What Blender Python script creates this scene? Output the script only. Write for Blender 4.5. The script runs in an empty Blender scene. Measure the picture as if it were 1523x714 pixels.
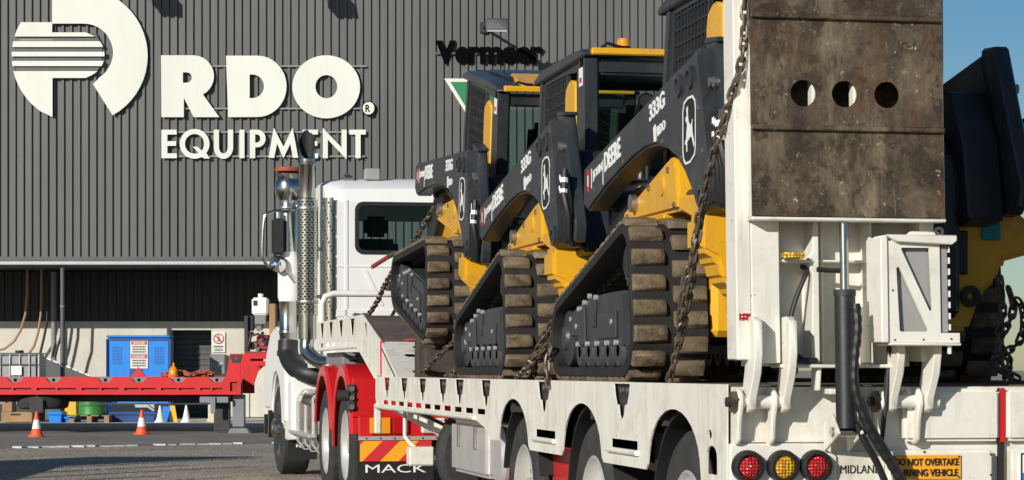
import bpy, bmesh, math, random
from mathutils import Vector, Matrix
from mathutils.geometry import tessellate_polygon
random.seed(11)
R = math.radians
sc = bpy.context.scene
C = sc.collection

# ------------------------------------------------------------------ camera
cd = bpy.data.cameras.new('camera'); cam = bpy.data.objects.new('camera', cd); C.objects.link(cam)
cam.location = (0, 0, 1.24); cam.rotation_euler = (R(90), 0, 0)
cd.sensor_width = 36; cd.lens = 3600 / 1523 * 36
cd.shift_y = 191.4 / 1523; cd.clip_start = .1; cd.clip_end = 6000
sc.camera = cam
# ------------------------------------------------------------------ sky and sun
SUN_AZ, SUN_EL = 34, 20           # degrees left of straight behind the camera / above horizon
w = bpy.data.worlds.new('World'); sc.world = w; w.use_nodes = True
nt = w.node_tree; N = nt.nodes; L = nt.links
bg = N['Background']
sky = N.new('ShaderNodeTexSky'); sky.sky_type = 'NISHITA'; sky.sun_disc = False
sky.sun_elevation = R(SUN_EL); sky.sun_rotation = R(180 + SUN_AZ)
sky.air_density = 1.0; sky.dust_density = 0.3; sky.ozone_density = 3.5
tc = N.new('ShaderNodeTexCoord'); mp = N.new('ShaderNodeMapping'); mp.inputs['Scale'].default_value = (1.5, 1.5, 6)
cn = N.new('ShaderNodeTexNoise'); cn.inputs['Scale'].default_value = 2.3; cn.inputs['Detail'].default_value = 6
cr = N.new('ShaderNodeValToRGB'); cr.color_ramp.elements[0].position = .46; cr.color_ramp.elements[1].position = .8
mx = N.new('ShaderNodeMixRGB'); mx.inputs['Color2'].default_value = (5.0, 5.4, 6.2, 1)
mul = N.new('ShaderNodeMath'); mul.operation = 'MULTIPLY'; mul.inputs[1].default_value = .42
L.new(tc.outputs['Generated'], mp.inputs['Vector']); L.new(mp.outputs['Vector'], cn.inputs['Vector'])
L.new(cn.outputs['Fac'], cr.inputs['Fac']); L.new(cr.outputs['Color'], mul.inputs[0]); L.new(mul.outputs[0], mx.inputs['Fac'])
hsv = N.new('ShaderNodeHueSaturation'); hsv.inputs['Saturation'].default_value = 1.3; hsv.inputs['Value'].default_value = 1.05
L.new(sky.outputs['Color'], hsv.inputs['Color']); L.new(hsv.outputs['Color'], mx.inputs['Color1']); L.new(mx.outputs['Color'], bg.inputs['Color'])
bg.inputs['Strength'].default_value = .066
sd = bpy.data.lights.new('sun', 'SUN'); so = bpy.data.objects.new('sun', sd); C.objects.link(so)
sd.energy = 4.6; sd.angle = R(.5); sd.color = (1, .945, .86)
so.rotation_euler = (R(90 - SUN_EL), 0, R(-SUN_AZ)); so.location = (-20, -30, 20)
sc.view_settings.view_transform = 'Standard'; sc.view_settings.look = 'None'
sc.view_settings.exposure = 0.0; sc.view_settings.gamma = 1; sc.view_settings.use_curve_mapping = False

# ------------------------------------------------------------------ materials
M = {}
def mat(name, col, rough=.5, metal=0, var=.12, scale=2.5, bump=0, bscale=60, dirt=None, streak=None, spec=.5, coat=0, rust=None, rnd=0):
    m = bpy.data.materials.new(name); m.use_nodes = True
    nt = m.node_tree; N = nt.nodes; L = nt.links; b = N['Principled BSDF']
    b.inputs['Roughness'].default_value = rough; b.inputs['Metallic'].default_value = metal
    b.inputs['Specular IOR Level'].default_value = spec
    if coat: b.inputs['Coat Weight'].default_value = coat; b.inputs['Coat Roughness'].default_value = .08
    g = N.new('ShaderNodeNewGeometry')
    def noise(sc_, det=5, mapping=None, ro=.6):
        n = N.new('ShaderNodeTexNoise'); n.inputs['Scale'].default_value = sc_; n.inputs['Detail'].default_value = det
        n.inputs['Roughness'].default_value = ro
        if mapping:
            k = N.new('ShaderNodeMapping'); k.inputs['Scale'].default_value = mapping
            L.new(g.outputs['Position'], k.inputs['Vector']); L.new(k.outputs['Vector'], n.inputs['Vector'])
        else: L.new(g.outputs['Position'], n.inputs['Vector'])
        return n
    def ramp(src, a, c):
        r = N.new('ShaderNodeValToRGB'); r.color_ramp.elements[0].position = a; r.color_ramp.elements[1].position = c
        L.new(src, r.inputs['Fac']); return r
    n1 = noise(scale)
    r1 = ramp(n1.outputs['Fac'], .3, .7)
    r1.color_ramp.elements[0].color = tuple(c * (1 - var) for c in col) + (1,)
    r1.color_ramp.elements[1].color = tuple(min(1, c * (1 + var)) for c in col) + (1,)
    out = r1.outputs['Color']
    for lay in (dirt, streak, rust):
        if lay is None: continue
        dc, amt, dsc = lay[:3]
        n = noise(dsc, 8, (1, 1, .12) if lay is streak else None, .7)
        r = ramp(n.outputs['Fac'], lay[3] if len(lay) > 3 else .5, lay[4] if len(lay) > 4 else .72)
        mu = N.new('ShaderNodeMath'); mu.operation = 'MULTIPLY'; mu.inputs[1].default_value = amt
        L.new(r.outputs['Color'], mu.inputs[0])
        x = N.new('ShaderNodeMixRGB'); x.inputs['Color2'].default_value = tuple(dc) + (1,)
        L.new(mu.outputs[0], x.inputs['Fac']); L.new(out, x.inputs['Color1']); out = x.outputs['Color']
    if rnd:
        oi = N.new('ShaderNodeObjectInfo'); mr_ = N.new('ShaderNodeMapRange'); mr_.inputs['To Min'].default_value = 1 - rnd; mr_.inputs['To Max'].default_value = 1 + rnd
        L.new(oi.outputs['Random'], mr_.inputs['Value']); hv = N.new('ShaderNodeHueSaturation'); L.new(mr_.outputs['Result'], hv.inputs['Value']); L.new(out, hv.inputs['Color']); out = hv.outputs['Color']
    L.new(out, b.inputs['Base Color'])
    rr = N.new('ShaderNodeMapRange'); rr.inputs['To Min'].default_value = max(.02, rough * .8); rr.inputs['To Max'].default_value = min(1, rough * 1.25)
    n2 = noise(scale * 5, 4); L.new(n2.outputs['Fac'], rr.inputs['Value']); L.new(rr.outputs['Result'], b.inputs['Roughness'])
    if bump:
        bn = noise(bscale, 6); bu = N.new('ShaderNodeBump'); bu.inputs['Strength'].default_value = bump; bu.inputs['Distance'].default_value = .02
        L.new(bn.outputs['Fac'], bu.inputs['Height']); L.new(bu.outputs['Normal'], b.inputs['Normal'])
    M[name] = m; return m
GR = (.30, .24, .16)
mat('white', (.74, .72, .64), .45, var=.05, dirt=((.40, .33, .22), .55, 6, .5, .78), streak=((.36, .28, .17), .6, 8, .52, .78), rust=((.13, .055, .022), .85, 21, .655, .70), bump=.06, bscale=40)
mat('white_clean', (.76, .76, .73), .45, var=.03, streak=((.5, .46, .4), .2, 5, .6, .85))
mat('grey_panel', (.30, .30, .29), .5, var=.1)
mat('boom_grey', (.026, .030, .035), .30, var=.15, dirt=((.11, .097, .078), .5, 4, .5, .78), rust=((.16, .145, .12), .5, 38, .63, .74), spec=.5, bump=.03, bscale=25)
mat('black_paint', (.016, .017, .019), .45, var=.2, dirt=((.06, .055, .05), .4, 4))
mat('yellow', (.76, .39, .016), .34, var=.08, dirt=((.30, .19, .07), .6, 5, .5, .76), rust=((.22, .15, .07), .7, 30, .62, .72), coat=.25)
mat('rubber', (.011, .0105, .010), .7, var=.3, dirt=((.045, .037, .027), .5, 6, .48, .75), bump=.15, bscale=30)
mat('lug', (.165, .122, .072), .85, var=.3, scale=9, dirt=((.030, .026, .022), .85, 13, .48, .68), rust=((.24, .19, .12), .6, 40, .60, .70), bump=.4, bscale=60, rnd=.22)
mat('tyre', (.028, .028, .027), .8, var=.2, dirt=((.09, .08, .065), .5, 5, .45, .8), bump=.12, bscale=40)
mat('under_grey', (.040, .044, .048), .45, var=.15, dirt=((.075, .066, .054), .4, 6, .5, .75), bump=.08)
mat('chrome', (.47, .46, .43), .2, 1, var=.05, scale=6)
mat('alloy', (.80, .79, .76), .32, .65, var=.08, scale=5)
mat('steel', (.42, .40, .37), .4, .9, var=.2, scale=20)
mat('chain_steel', (.15, .12, .09), .5, .55, var=.5, scale=25, dirt=((.10, .055, .03), .7, 18))
mat('red', (.56, .010, .014), .36, var=.08, coat=.3, dirt=((.25, .05, .03), .35, 5))
mat('red_trailer', (.60, .010, .012), .42, var=.06, dirt=((.32, .06, .03), .4, 3))
mat('red_dirty', (.30, .02, .02), .6, var=.2, dirt=((.12, .07, .05), .6, 8))
mat('blue', (.012, .22, .72), .45, var=.06)
mat('blue_dark', (.02, .07, .22), .5, var=.1)
mat('dark', (.012, .012, .012), .7, var=.2)
mat('dark_frame', (.03, .03, .031), .6, var=.2, dirt=((.07, .06, .05), .5, 5))
mat('grey_metal', (.20, .21, .22), .45, var=.1)
mat('post_grey', (.085, .09, .095), .45, var=.1)
mat('gutter', (.50, .51, .50), .5, var=.06, streak=((.3, .28, .25), .3, 4))
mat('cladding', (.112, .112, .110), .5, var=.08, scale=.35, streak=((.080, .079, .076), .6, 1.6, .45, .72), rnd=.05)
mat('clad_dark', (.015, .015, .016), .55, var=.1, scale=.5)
mat('concrete', (.58, .555, .475), .85, var=.07, scale=1.2, bump=.1, bscale=20, streak=((.42, .38, .30), .35, 2.5), dirt=((.46, .42, .34), .3, 3))
mat('sign_white', (.70, .715, .64), .5, var=.04, scale=.8, streak=((.58, .58, .52), .5, 1.5, .5, .75))
mat('sign_black', (.002, .002, .0025), .9, spec=.05, var=.1)
mat('sign_red', (.6, .02, .03), .5, var=.05)
mat('orange_sign', (.86, .38, .02), .4, var=.04)
mat('ink', (.02, .015, .012), .6, var=.1)
mat('green', (.01, .20, .08), .5, var=.05)
mat('green_drum', (.04, .22, .05), .45, var=.1)
mat('plate_white', (.80, .80, .78), .4, var=.02)
mat('cone_orange', (.85, .10, .025), .55, var=.06)
mat('cone_white', (.80, .79, .74), .5, var=.05)
mat('cardboard', (.36, .22, .11), .85, var=.12)
mat('yellow_plain', (.75, .48, .03), .5, var=.08)
mat('tote', (.30, .31, .31), .5, var=.12, scale=5)
mat('old_timber', (.055, .045, .035), .9, var=.3, scale=12)
mat('cap_rust', (.34, .085, .035), .6, var=.2, scale=10)
mat('wood', (.30, .20, .11), .85, var=.2, scale=10)
mat('hose', (.012, .012, .013), .5, var=.2)
mat('hose_band', (.75, .75, .72), .5, var=.05)
mat('teal', (.02, .25, .28), .2)
mat('orange_lens', (.85, .28, .01), .15, var=.05)
mat('deck_steel', (.115, .085, .062), .8, var=.3, scale=5, dirt=((.05, .042, .035), .7, 12), bump=.2, bscale=50)
mat('rail_grey', (.24, .235, .22), .6, var=.1)
mat('seat', (.015, .015, .016), .8)

def finish(name, f):
    m = M[name]; f(m, m.node_tree.nodes, m.node_tree.links, m.node_tree.nodes['Principled BSDF']); return m
def simple(name, col, **kw):
    m = bpy.data.materials.new(name); m.use_nodes = True; b = m.node_tree.nodes['Principled BSDF']
    b.inputs['Base Color'].default_value = tuple(col) + (1,)
    for k, v in kw.items(): b.inputs[k].default_value = v
    M[name] = m; return m
simple('glass_dark', (.66, .80, .77), Roughness=.03, **{'Transmission Weight': 1.0, 'IOR': 1.05, 'Specular IOR Level': .35})
simple('lens_red', (.65, .01, .015), Roughness=.12, **{'Coat Weight': .6})
simple('lens_amber', (.85, .26, .01), Roughness=.12, **{'Coat Weight': .6})
simple('lens_white', (.75, .75, .72), Roughness=.15, **{'Coat Weight': .5})
simple('lamp_amber', (.80, .30, .015), Roughness=.2, **{'Coat Weight': .4})
simple('lamp_red', (.45, .008, .012), Roughness=.2, **{'Coat Weight': .4})
simple('mirror_glass', (.8, .8, .8), Roughness=.03, Metallic=1)

def lens_cells(name):
    m = M[name]; nt = m.node_tree; b = nt.nodes['Principled BSDF']
    g = nt.nodes.new('ShaderNodeNewGeometry'); v = nt.nodes.new('ShaderNodeTexVoronoi'); v.inputs['Scale'].default_value = 78; v.inputs['Randomness'].default_value = .25
    bu = nt.nodes.new('ShaderNodeBump'); bu.inputs['Strength'].default_value = .9; bu.inputs['Distance'].default_value = .01
    nt.links.new(g.outputs['Position'], v.inputs['Vector']); nt.links.new(v.outputs['Distance'], bu.inputs['Height']); nt.links.new(bu.outputs['Normal'], b.inputs['Normal'])
    r = nt.nodes.new('ShaderNodeValToRGB'); c = b.inputs['Base Color'].default_value
    r.color_ramp.elements[0].color = (min(1, c[0] * 1.25), c[1] * 4 + .05, c[2] * 4 + .02, 1); r.color_ramp.elements[1].color = (c[0] * .55, c[1] * .55, c[2] * .55, 1)
    r.color_ramp.elements[1].position = .55
    nt.links.new(v.outputs['Distance'], r.inputs['Fac']); nt.links.new(r.outputs['Color'], b.inputs['Base Color'])
lens_cells('lens_red'); lens_cells('lens_amber')

def ground_mat(name, c1, c2, speck, bump, scale):
    m = bpy.data.materials.new(name); m.use_nodes = True; nt = m.node_tree; N = nt.nodes; L = nt.links; b = N['Principled BSDF']
    b.inputs['Roughness'].default_value = .9
    g = N.new('ShaderNodeNewGeometry')
    a = N.new('ShaderNodeTexNoise'); a.inputs['Scale'].default_value = .5; a.inputs['Detail'].default_value = 8; a.inputs['Roughness'].default_value = .65
    v = N.new('ShaderNodeTexVoronoi'); v.inputs['Scale'].default_value = scale
    r = N.new('ShaderNodeValToRGB'); r.color_ramp.elements[0].position = .3; r.color_ramp.elements[1].position = .7
    r.color_ramp.elements[0].color = tuple(c1) + (1,); r.color_ramp.elements[1].color = tuple(c2) + (1,)
    mm = N.new('ShaderNodeMixRGB'); mm.blend_type = 'MULTIPLY'; mm.inputs['Fac'].default_value = speck
    hs = N.new('ShaderNodeHueSaturation'); hs.inputs['Saturation'].default_value = .25; hs.inputs['Value'].default_value = 1.7
    n2 = N.new('ShaderNodeTexNoise'); n2.inputs['Scale'].default_value = scale * .6; n2.inputs['Detail'].default_value = 8
    bu = N.new('ShaderNodeBump'); bu.inputs['Strength'].default_value = bump; bu.inputs['Distance'].default_value = .03
    n3 = N.new('ShaderNodeTexNoise'); n3.inputs['Scale'].default_value = 11; n3.inputs['Detail'].default_value = 6; n3.inputs['Roughness'].default_value = .8
    r3 = N.new('ShaderNodeValToRGB'); r3.color_ramp.elements[0].position = .36; r3.color_ramp.elements[1].position = .62; r3.color_ramp.elements[0].color = (.45, .44, .42, 1)
    m3 = N.new('ShaderNodeMixRGB'); m3.blend_type = 'MULTIPLY'; m3.inputs['Fac'].default_value = speck
    for t in (a, v, n2, n3): L.new(g.outputs['Position'], t.inputs['Vector'])
    L.new(a.outputs['Fac'], r.inputs['Fac']); L.new(r.outputs['Color'], mm.inputs['Color1'])
    L.new(v.outputs['Color'], hs.inputs['Color']); L.new(hs.outputs['Color'], mm.inputs['Color2']); L.new(n3.outputs['Fac'], r3.inputs['Fac']); L.new(mm.outputs['Color'], m3.inputs['Color1']); L.new(r3.outputs['Color'], m3.inputs['Color2']); L.new(m3.outputs['Color'], b.inputs['Base Color'])
    L.new(n2.outputs['Fac'], bu.inputs['Height']); L.new(bu.outputs['Normal'], b.inputs['Normal'])
    M[name] = m
ground_mat('gravel', (.25, .215, .165), (.45, .395, .31), .55, 1.0, 30)
ground_mat('asphalt', (.145, .135, .122), (.26, .245, .22), .3, .25, 40)

def rust_plate():
    m = mat('ramp_plate', (.066, .048, .030), .5, .1, var=.55, scale=3.2, dirt=((.155, .118, .070), .85, 5, .47, .66), streak=((.060, .024, .011), .75, 5, .5, .68), rust=((.040, .027, .017), .8, 2.6, .48, .58), bump=.35, bscale=25)
    nt = m.node_tree; N = nt.nodes; L = nt.links; b = N['Principled BSDF']
    g = N.new('ShaderNodeNewGeometry')
    src = b.inputs['Base Color'].links[0].from_socket
    for (sc_, mp_, rot, col, a, c, amt) in ((2.6, (1, 1, .25), (0, .75, 0), (.25, .20, .125), .54, .66, .85), (6, (1, 1, 1), (0, 0, 0), (.17, .13, .078), .53, .57, .4), (9, (1, 1, 1), (.3, .2, .1), (.030, .018, .011), .53, .58, .7), (3.4, (1.3, 1, .5), (.1, .1, 0), (.115, .045, .016), .53, .64, .7), (40, (1, 1, .06), (0, .55, 0), (.33, .29, .21), .63, .68, .7), (55, (1, 1, .04), (0, -.25, 0), (.26, .22, .15), .64, .69, .6), (26, (1, 1, 1), (0, 0, 0), (.40, .37, .29), .61, .66, .9), (60, (.05, 1, 1), (0, .2, 0), (.30, .27, .2), .66, .74, .5)):
        k = N.new('ShaderNodeMapping'); k.inputs['Scale'].default_value = mp_; k.inputs['Rotation'].default_value = rot
        n = N.new('ShaderNodeTexNoise'); n.inputs['Scale'].default_value = sc_; n.inputs['Detail'].default_value = 14; n.inputs['Roughness'].default_value = .74
        r = N.new('ShaderNodeValToRGB'); r.color_ramp.elements[0].position = a; r.color_ramp.elements[1].position = c
        mu = N.new('ShaderNodeMath'); mu.operation = 'MULTIPLY'; mu.inputs[1].default_value = amt
        x = N.new('ShaderNodeMixRGB'); x.inputs['Color2'].default_value = tuple(col) + (1,)
        L.new(g.outputs['Position'], k.inputs['Vector']); L.new(k.outputs['Vector'], n.inputs['Vector']); L.new(n.outputs['Fac'], r.inputs['Fac'])
        L.new(r.outputs['Color'], mu.inputs[0]); L.new(mu.outputs[0], x.inputs['Fac']); L.new(src, x.inputs['Color1']); src = x.outputs['Color']
    L.new(src, b.inputs['Base Color'])
rust_plate()

# ------------------------------------------------------------------ mesh helpers
class MB:
    def __init__(s): s.v = []; s.f = []; s.uv = None
    def add(s, v, f):
        o = len(s.v); s.v += [Vector(p) for p in v]; s.f += [tuple(i + o for i in q) for q in f]; return s
    def box(s, x0, x1, y0, y1, z0, z1):
        return s.add([(x0, y0, z0), (x1, y0, z0), (x1, y1, z0), (x0, y1, z0), (x0, y0, z1), (x1, y0, z1), (x1, y1, z1), (x0, y1, z1)],
                     [(0, 3, 2, 1), (4, 5, 6, 7), (0, 1, 5, 4), (1, 2, 6, 5), (2, 3, 7, 6), (3, 0, 4, 7)])
    @staticmethod
    def _p(ax, a, u, v): return (a, u, v) if ax == 'x' else (u, a, v) if ax == 'y' else (u, v, a)
    def prism(s, pts, ax, a, b):
        n = len(pts); P = s._p
        return s.add([P(ax, a, *p) for p in pts] + [P(ax, b, *p) for p in pts],
                     [tuple(range(n))[::-1], tuple(range(n, 2 * n))] + [(i, (i + 1) % n, n + (i + 1) % n, n + i) for i in range(n)])
    def holed(s, outer, holes, ax, a, b):
        loops = [outer] + list(holes); P = s._p
        flat = [p for l in loops for p in l]; n = len(flat)
        tris = tessellate_polygon([[Vector((p[0], p[1], 0)) for p in l] for l in loops])
        f = [tuple(t) for t in tris] + [tuple(i + n for i in t)[::-1] for t in tris]
        o = 0
        for l in loops:
            k = len(l); f += [(o + i, o + (i + 1) % k, n + o + (i + 1) % k, n + o + i) for i in range(k)]; o += k
        return s.add([P(ax, a, *p) for p in flat] + [P(ax, b, *p) for p in flat], f)
    def tube(s, path, r, n=8, closed=False, cap=True):
        path = [Vector(p) for p in path]; m = len(path); rs = r if isinstance(r, (list, tuple)) else [r] * m
        up = None; vs = []
        for i in range(m):
            if closed: t = (path[(i + 1) % m] - path[i - 1])
            else: t = path[min(i + 1, m - 1)] - path[max(i - 1, 0)]
            t.normalize()
            if up is None: up = t.orthogonal().normalized()
            else:
                up = up - t * up.dot(t)
                if up.length < 1e-5: up = t.orthogonal()
                up.normalize()
            sd_ = t.cross(up)
            for k in range(n):
                an = 2 * math.pi * k / n; vs.append(path[i] + (up * math.cos(an) + sd_ * math.sin(an)) * rs[i])
        f = []
        for i in range(m if closed else m - 1):
            j = (i + 1) % m
            for k in range(n): f.append((i * n + k, i * n + (k + 1) % n, j * n + (k + 1) % n, j * n + k))
        if cap and not closed: f += [tuple(range(n))[::-1], tuple((m - 1) * n + k for k in range(n))]
        return s.add(vs, f)
    def cyl(s, p0, p1, r, n=16, r2=None): return s.tube([p0, p1], [r, r if r2 is None else r2], n)
    def lathe(s, prof, c, ax='z', n=24, a0=0, a1=360, close=False):
        # prof: (radius, height along axis)
        c = Vector(c); vs = []; full = abs(a1 - a0) >= 360; m = n if full else n + 1
        for i in range(m):
            an = R(a0 + (a1 - a0) * i / n); co, si = math.cos(an), math.sin(an)
            for (r, h) in prof:
                vs.append(c + (Vector((h, r * co, r * si)) if ax == 'x' else Vector((r * co, h, r * si)) if ax == 'y' else Vector((r * co, r * si, h))))
        k = len(prof); f = []
        for i in range(n):
            j = (i + 1) % m
            for q in range(k if close else k - 1):
                q2 = (q + 1) % k; f.append((i * k + q, j * k + q, j * k + q2, i * k + q2))
        if close and not full: f += [tuple(range(k)), tuple(n * k + q for q in range(k))[::-1]]
        return s.add(vs, f)
    def bar(s, p0, p1, wx, wy):
        # rectangular bar from p0 to p1
        p0, p1 = Vector(p0), Vector(p1); t = (p1 - p0).normalized()
        a = t.cross(Vector((0, 0, 1))) if abs(t.z) < .95 else t.cross(Vector((0, 1, 0)))
        a.normalize(); b = a.cross(t)
        vs = [p + a * i * wx / 2 + b * j * wy / 2 for p in (p0, p1) for i, j in ((-1, -1), (1, -1), (1, 1), (-1, 1))]
        return s.add(vs, [(0, 1, 2, 3), (7, 6, 5, 4)] + [(i, i + 4, (i + 1) % 4 + 4, (i + 1) % 4) for i in range(4)])
    def xf(s, mtx, start=0):
        for i in range(start, len(s.v)): s.v[i] = mtx @ s.v[i]
        return s
    def mirror_x(s, c=0):
        o = len(s.v); s.v += [Vector((2 * c - p.x, p.y, p.z)) for p in s.v[:o]]; s.f += [tuple(i + o for i in q)[::-1] for q in list(s.f)]; return s
    def build(s, name, m, parent=None, bevel=0, smooth=True, seg=1, label=None):
        me = bpy.data.meshes.new(name)
        me.from_pydata([p - OFF for p in s.v], [], s.f)
        bm = bmesh.new(); bm.from_mesh(me)
        bmesh.ops.remove_doubles(bm, verts=bm.verts, dist=1e-5)
        bmesh.ops.recalc_face_normals(bm, faces=bm.faces)
        if bevel:
            ed = [e for e in bm.edges if len(e.link_faces) == 2 and e.calc_face_angle(0) > .5]
            bmesh.ops.bevel(bm, geom=ed, offset=bevel, segments=seg, affect='EDGES', clamp_overlap=True)
        bm.to_mesh(me); bm.free()
        if smooth: me.shade_smooth(); me.set_sharp_from_angle(angle=R(35))
        me.materials.append(M[m])
        o = bpy.data.objects.new(name, me); C.objects.link(o)
        if parent: o.parent = parent
        if label: o['label'] = label
        return o
OFF = Vector((0, 0, 0))
def tag(o, label, cat, group=None, kind=None):
    if label: o['label'] = label
    if cat: o['category'] = cat
    if group: o['group'] = group
    if kind: o['kind'] = kind
    return o
def thing(name, label, cat, loc=(0, 0, 0), rz=0, group=None, off=None):
    """Empty at the thing's base; parts are written in the same frame and shifted by OFF"""
    global OFF
    o = bpy.data.objects.new(name, None); C.objects.link(o); o.empty_display_size = .2
    o.location = loc; o.rotation_euler = (0, 0, rz); OFF = Vector(off) if off is not None else Vector((0, 0, 0))
    return tag(o, label, cat, group)
def structure(o): o['kind'] = 'structure'; return o
def copy_tree(o, parent=None):
    c = o.copy(); C.objects.link(c)
    if parent: c.parent = parent
    for ch in o.children: copy_tree(ch, c)
    return c
def inst(o, parent, mtx=None, name=None):
    c = o.copy(); C.objects.link(c); c.parent = parent
    if mtx is not None: c.matrix_local = mtx
    return c
def at_wall(x, y, z):     # things in world frame: parts are written in world metres
    return dict(loc=(x, y, z), off=(x, y, z))
AN = R(11); CA, SA = math.cos(AN), math.sin(AN); OX, OY = .874, 9.863
def tr(x, y, z):          # trailer frame -> world
    return (OX + x * CA - y * SA, OY + x * SA + y * CA, z)
def tthing(name, label, cat, base, group=None):
    return thing(name, label, cat, tr(*base), AN, group, base)
def arc(cx, cy, r, a0, a1, n, ry=None):
    ry = r if ry is None else ry
    return [(cx + r * math.cos(R(a0 + (a1 - a0) * i / n)), cy + ry * math.sin(R(a0 + (a1 - a0) * i / n))) for i in range(n + 1)]
_tc = {}
def text_geo(t, bold=0.0, spacing=1.0):
    """unit-height flat text outline as (verts, faces, width) with thickness 1 in z"""
    k = (t, bold, spacing)
    if k in _tc: return _tc[k]
    cu = bpy.data.curves.new('t', 'FONT'); cu.body = t; cu.size = 1; cu.extrude = .5; cu.offset = bold; cu.space_character = spacing; cu.resolution_u = 3
    o = bpy.data.objects.new('t', cu); C.objects.link(o); bpy.context.view_layer.update()
    dg = bpy.context.evaluated_depsgraph_get(); me = bpy.data.meshes.new_from_object(o.evaluated_get(dg))
    v = [tuple(p.co) for p in me.vertices]; f = [tuple(p.vertices) for p in me.polygons]
    bpy.data.objects.remove(o); bpy.data.curves.remove(cu); bpy.data.meshes.remove(me)
    xs = [p[0] for p in v]; ys = [p[1] for p in v]
    x0, x1, y0, y1 = min(xs), max(xs), min(ys), max(ys)
    v = [((p[0] - x0), (p[1] - y0), p[2]) for p in v]
    _tc[k] = (v, f, x1 - x0, y1 - y0); return _tc[k]
def text(mb, t, origin, right, up, width, height, depth=.003, bold=0.0, spacing=1.0):
    v, f, w_, h_ = text_geo(t, bold, spacing)
    right, up = Vector(right).normalized(), Vector(up).normalized(); nrm = right.cross(up)
    o = Vector(origin)
    return mb.add([o + right * (p[0] / w_ * width) + up * (p[1] / h_ * height) + nrm * (p[2] * depth) for p in v], f)
# ================================================================== ground
OFF = Vector((0, 0, 0))
g = MB().add([(-900, -60, 0), (900, -60, 0), (900, 1500, 0), (-900, 1500, 0)], [(0, 1, 2, 3)]).build('ground', 'gravel', smooth=False)
structure(g)
ap = MB().add([(-60, 38.2, .004), (-8, 37.6, .004), (-3.6, 40.6, .004), (60, 41.2, .004), (60, 51, .004), (-60, 51, .004)], [(0, 1, 2, 3, 4, 5)]).build('asphalt_apron', 'asphalt', smooth=False)
structure(ap)
mb = MB()
for i in range(150):      # worn, broken concrete edging along the apron
    t = i / 150; x = -22 + t * 30
    y = 37.75 + (0 if x < -8 else (x + 8) / 4.4 * 2.9 if x < -3.6 else 2.9) - (.0 if x > -8 else (x + 8) * .011)
    if random.random() < .9:
        l = random.uniform(.15, .24); h = random.uniform(.008, .03)
        mb.prism([(x, y - random.uniform(.02, .2)), (x + l, y - random.uniform(.02, .2)), (x + l * .95, y + random.uniform(.05, .25)), (x + .02, y + random.uniform(.03, .25))], 'z', .0, h)
k = mb.build('concrete_edging', 'gutter'); structure(k)
gs = MB()
for i in range(4500):      # loose stones on the gravel
    y_ = 25 + 13 * random.random() ** 1.2; x_ = random.uniform(-.225, -.05) * y_ - .3; s_ = random.uniform(.003, .010) * (1.8 if random.random() < .06 else 1)
    a_ = random.uniform(0, 3.14); c_, d_ = math.cos(a_) * s_ * 1.4, math.sin(a_) * s_ * 1.4
    gs.add([(x_ + c_, y_ + d_, 0), (x_ - d_, y_ + c_ * .8, 0), (x_ - c_, y_ - d_, .001), (x_ + d_, y_ - c_ * .7, 0), (x_ + s_ * .2, y_, s_ * 1.1)], [(0, 1, 4), (1, 2, 4), (2, 3, 4), (3, 0, 4)])
mat('stone', (.25, .22, .175), .9, var=.5, scale=22)
gs = gs.build('gravel_stones', 'stone', smooth=False); tag(gs, 'loose grey and tan stones scattered over the gravel yard', 'gravel', kind='stuff')
slab = MB().box(-60, 16, 50.9, 57.2, -.2, .095).build('footpath', 'concrete', bevel=.015); structure(slab)

# ================================================================== warehouse
WY = 53.4; PX = WY / 3600
def wp(x, y, Y=None):          # where a mark on the cladding plane lies, in metres
    k_ = (Y or WY) / 3600
    return ((x - 761.5) * k_, 1.24 + (548.4 - y) * k_)
WB = 3.68; WT = 11.6
wh = thing('warehouse', 'large warehouse clad in grey ribbed metal sheets with a recessed concrete ground floor', 'building', **at_wall(-8, WY, 0))
# upper cladding: sheets of four ribs
P_ = .178; prof = []
for r in range(4):
    o_ = r * P_
    prof += [(o_, 0), (o_ + .100, 0), (o_ + .112, -.05), (o_ + .160, -.05)]
prof += [(4 * P_, 0)]
x0 = -33.0
def sheet(pr, z0, z1, y):
    m_ = MB(); n = len(pr)
    m_.add([(p[0], y + p[1], z0) for p in pr] + [(p[0], y + p[1], z1) for p in pr], [(i, i + 1, n + i + 1, n + i) for i in range(n - 1)])
    return m_
OFF = Vector((0, 0, 0))
s0 = sheet(prof, WB, WT, 0).build('cladding_sheet', 'cladding', wh, smooth=False)
OFF = Vector((-8, WY, 0))
sx = x0; first = True
while sx < 5.9:
    o = s0 if first else inst(s0, wh)
    o.location = (sx + 8, random.uniform(-.002, .002), 0); first = False
    sx += 4 * P_
XR = sx
# building volume behind, roof edge, gutter, soffit
MB().box(x0, XR, WY + .35, WY + 30, WB + .1, WT - .2).build('upper_wall_core', 'clad_dark', wh)
MB().box(x0 - .1, XR + .1, WY - .12, WY + 30, WT, WT + .22).build('roof_edge', 'grey_metal', wh)
MB().box(XR - .02, XR + .05, WY - .08, WY + 30, 0, WT).build('end_wall', 'cladding', wh)
MB().box(x0, XR, WY - .02, WY + .10, WB - .20, WB - .005).build('edge_beam', 'post_grey', wh, bevel=.01)
MB().box(x0, XR, WY - .16, WY - .03, WB - .155, WB - .075).build('gutter', 'gutter', wh, bevel=.015)
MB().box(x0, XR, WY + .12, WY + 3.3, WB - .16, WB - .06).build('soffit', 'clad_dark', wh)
MB().box(x0, XR, WY - .05, WY + .02, WB - .06, WB + .03).build('base_flashing', 'post_grey', wh)
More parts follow.
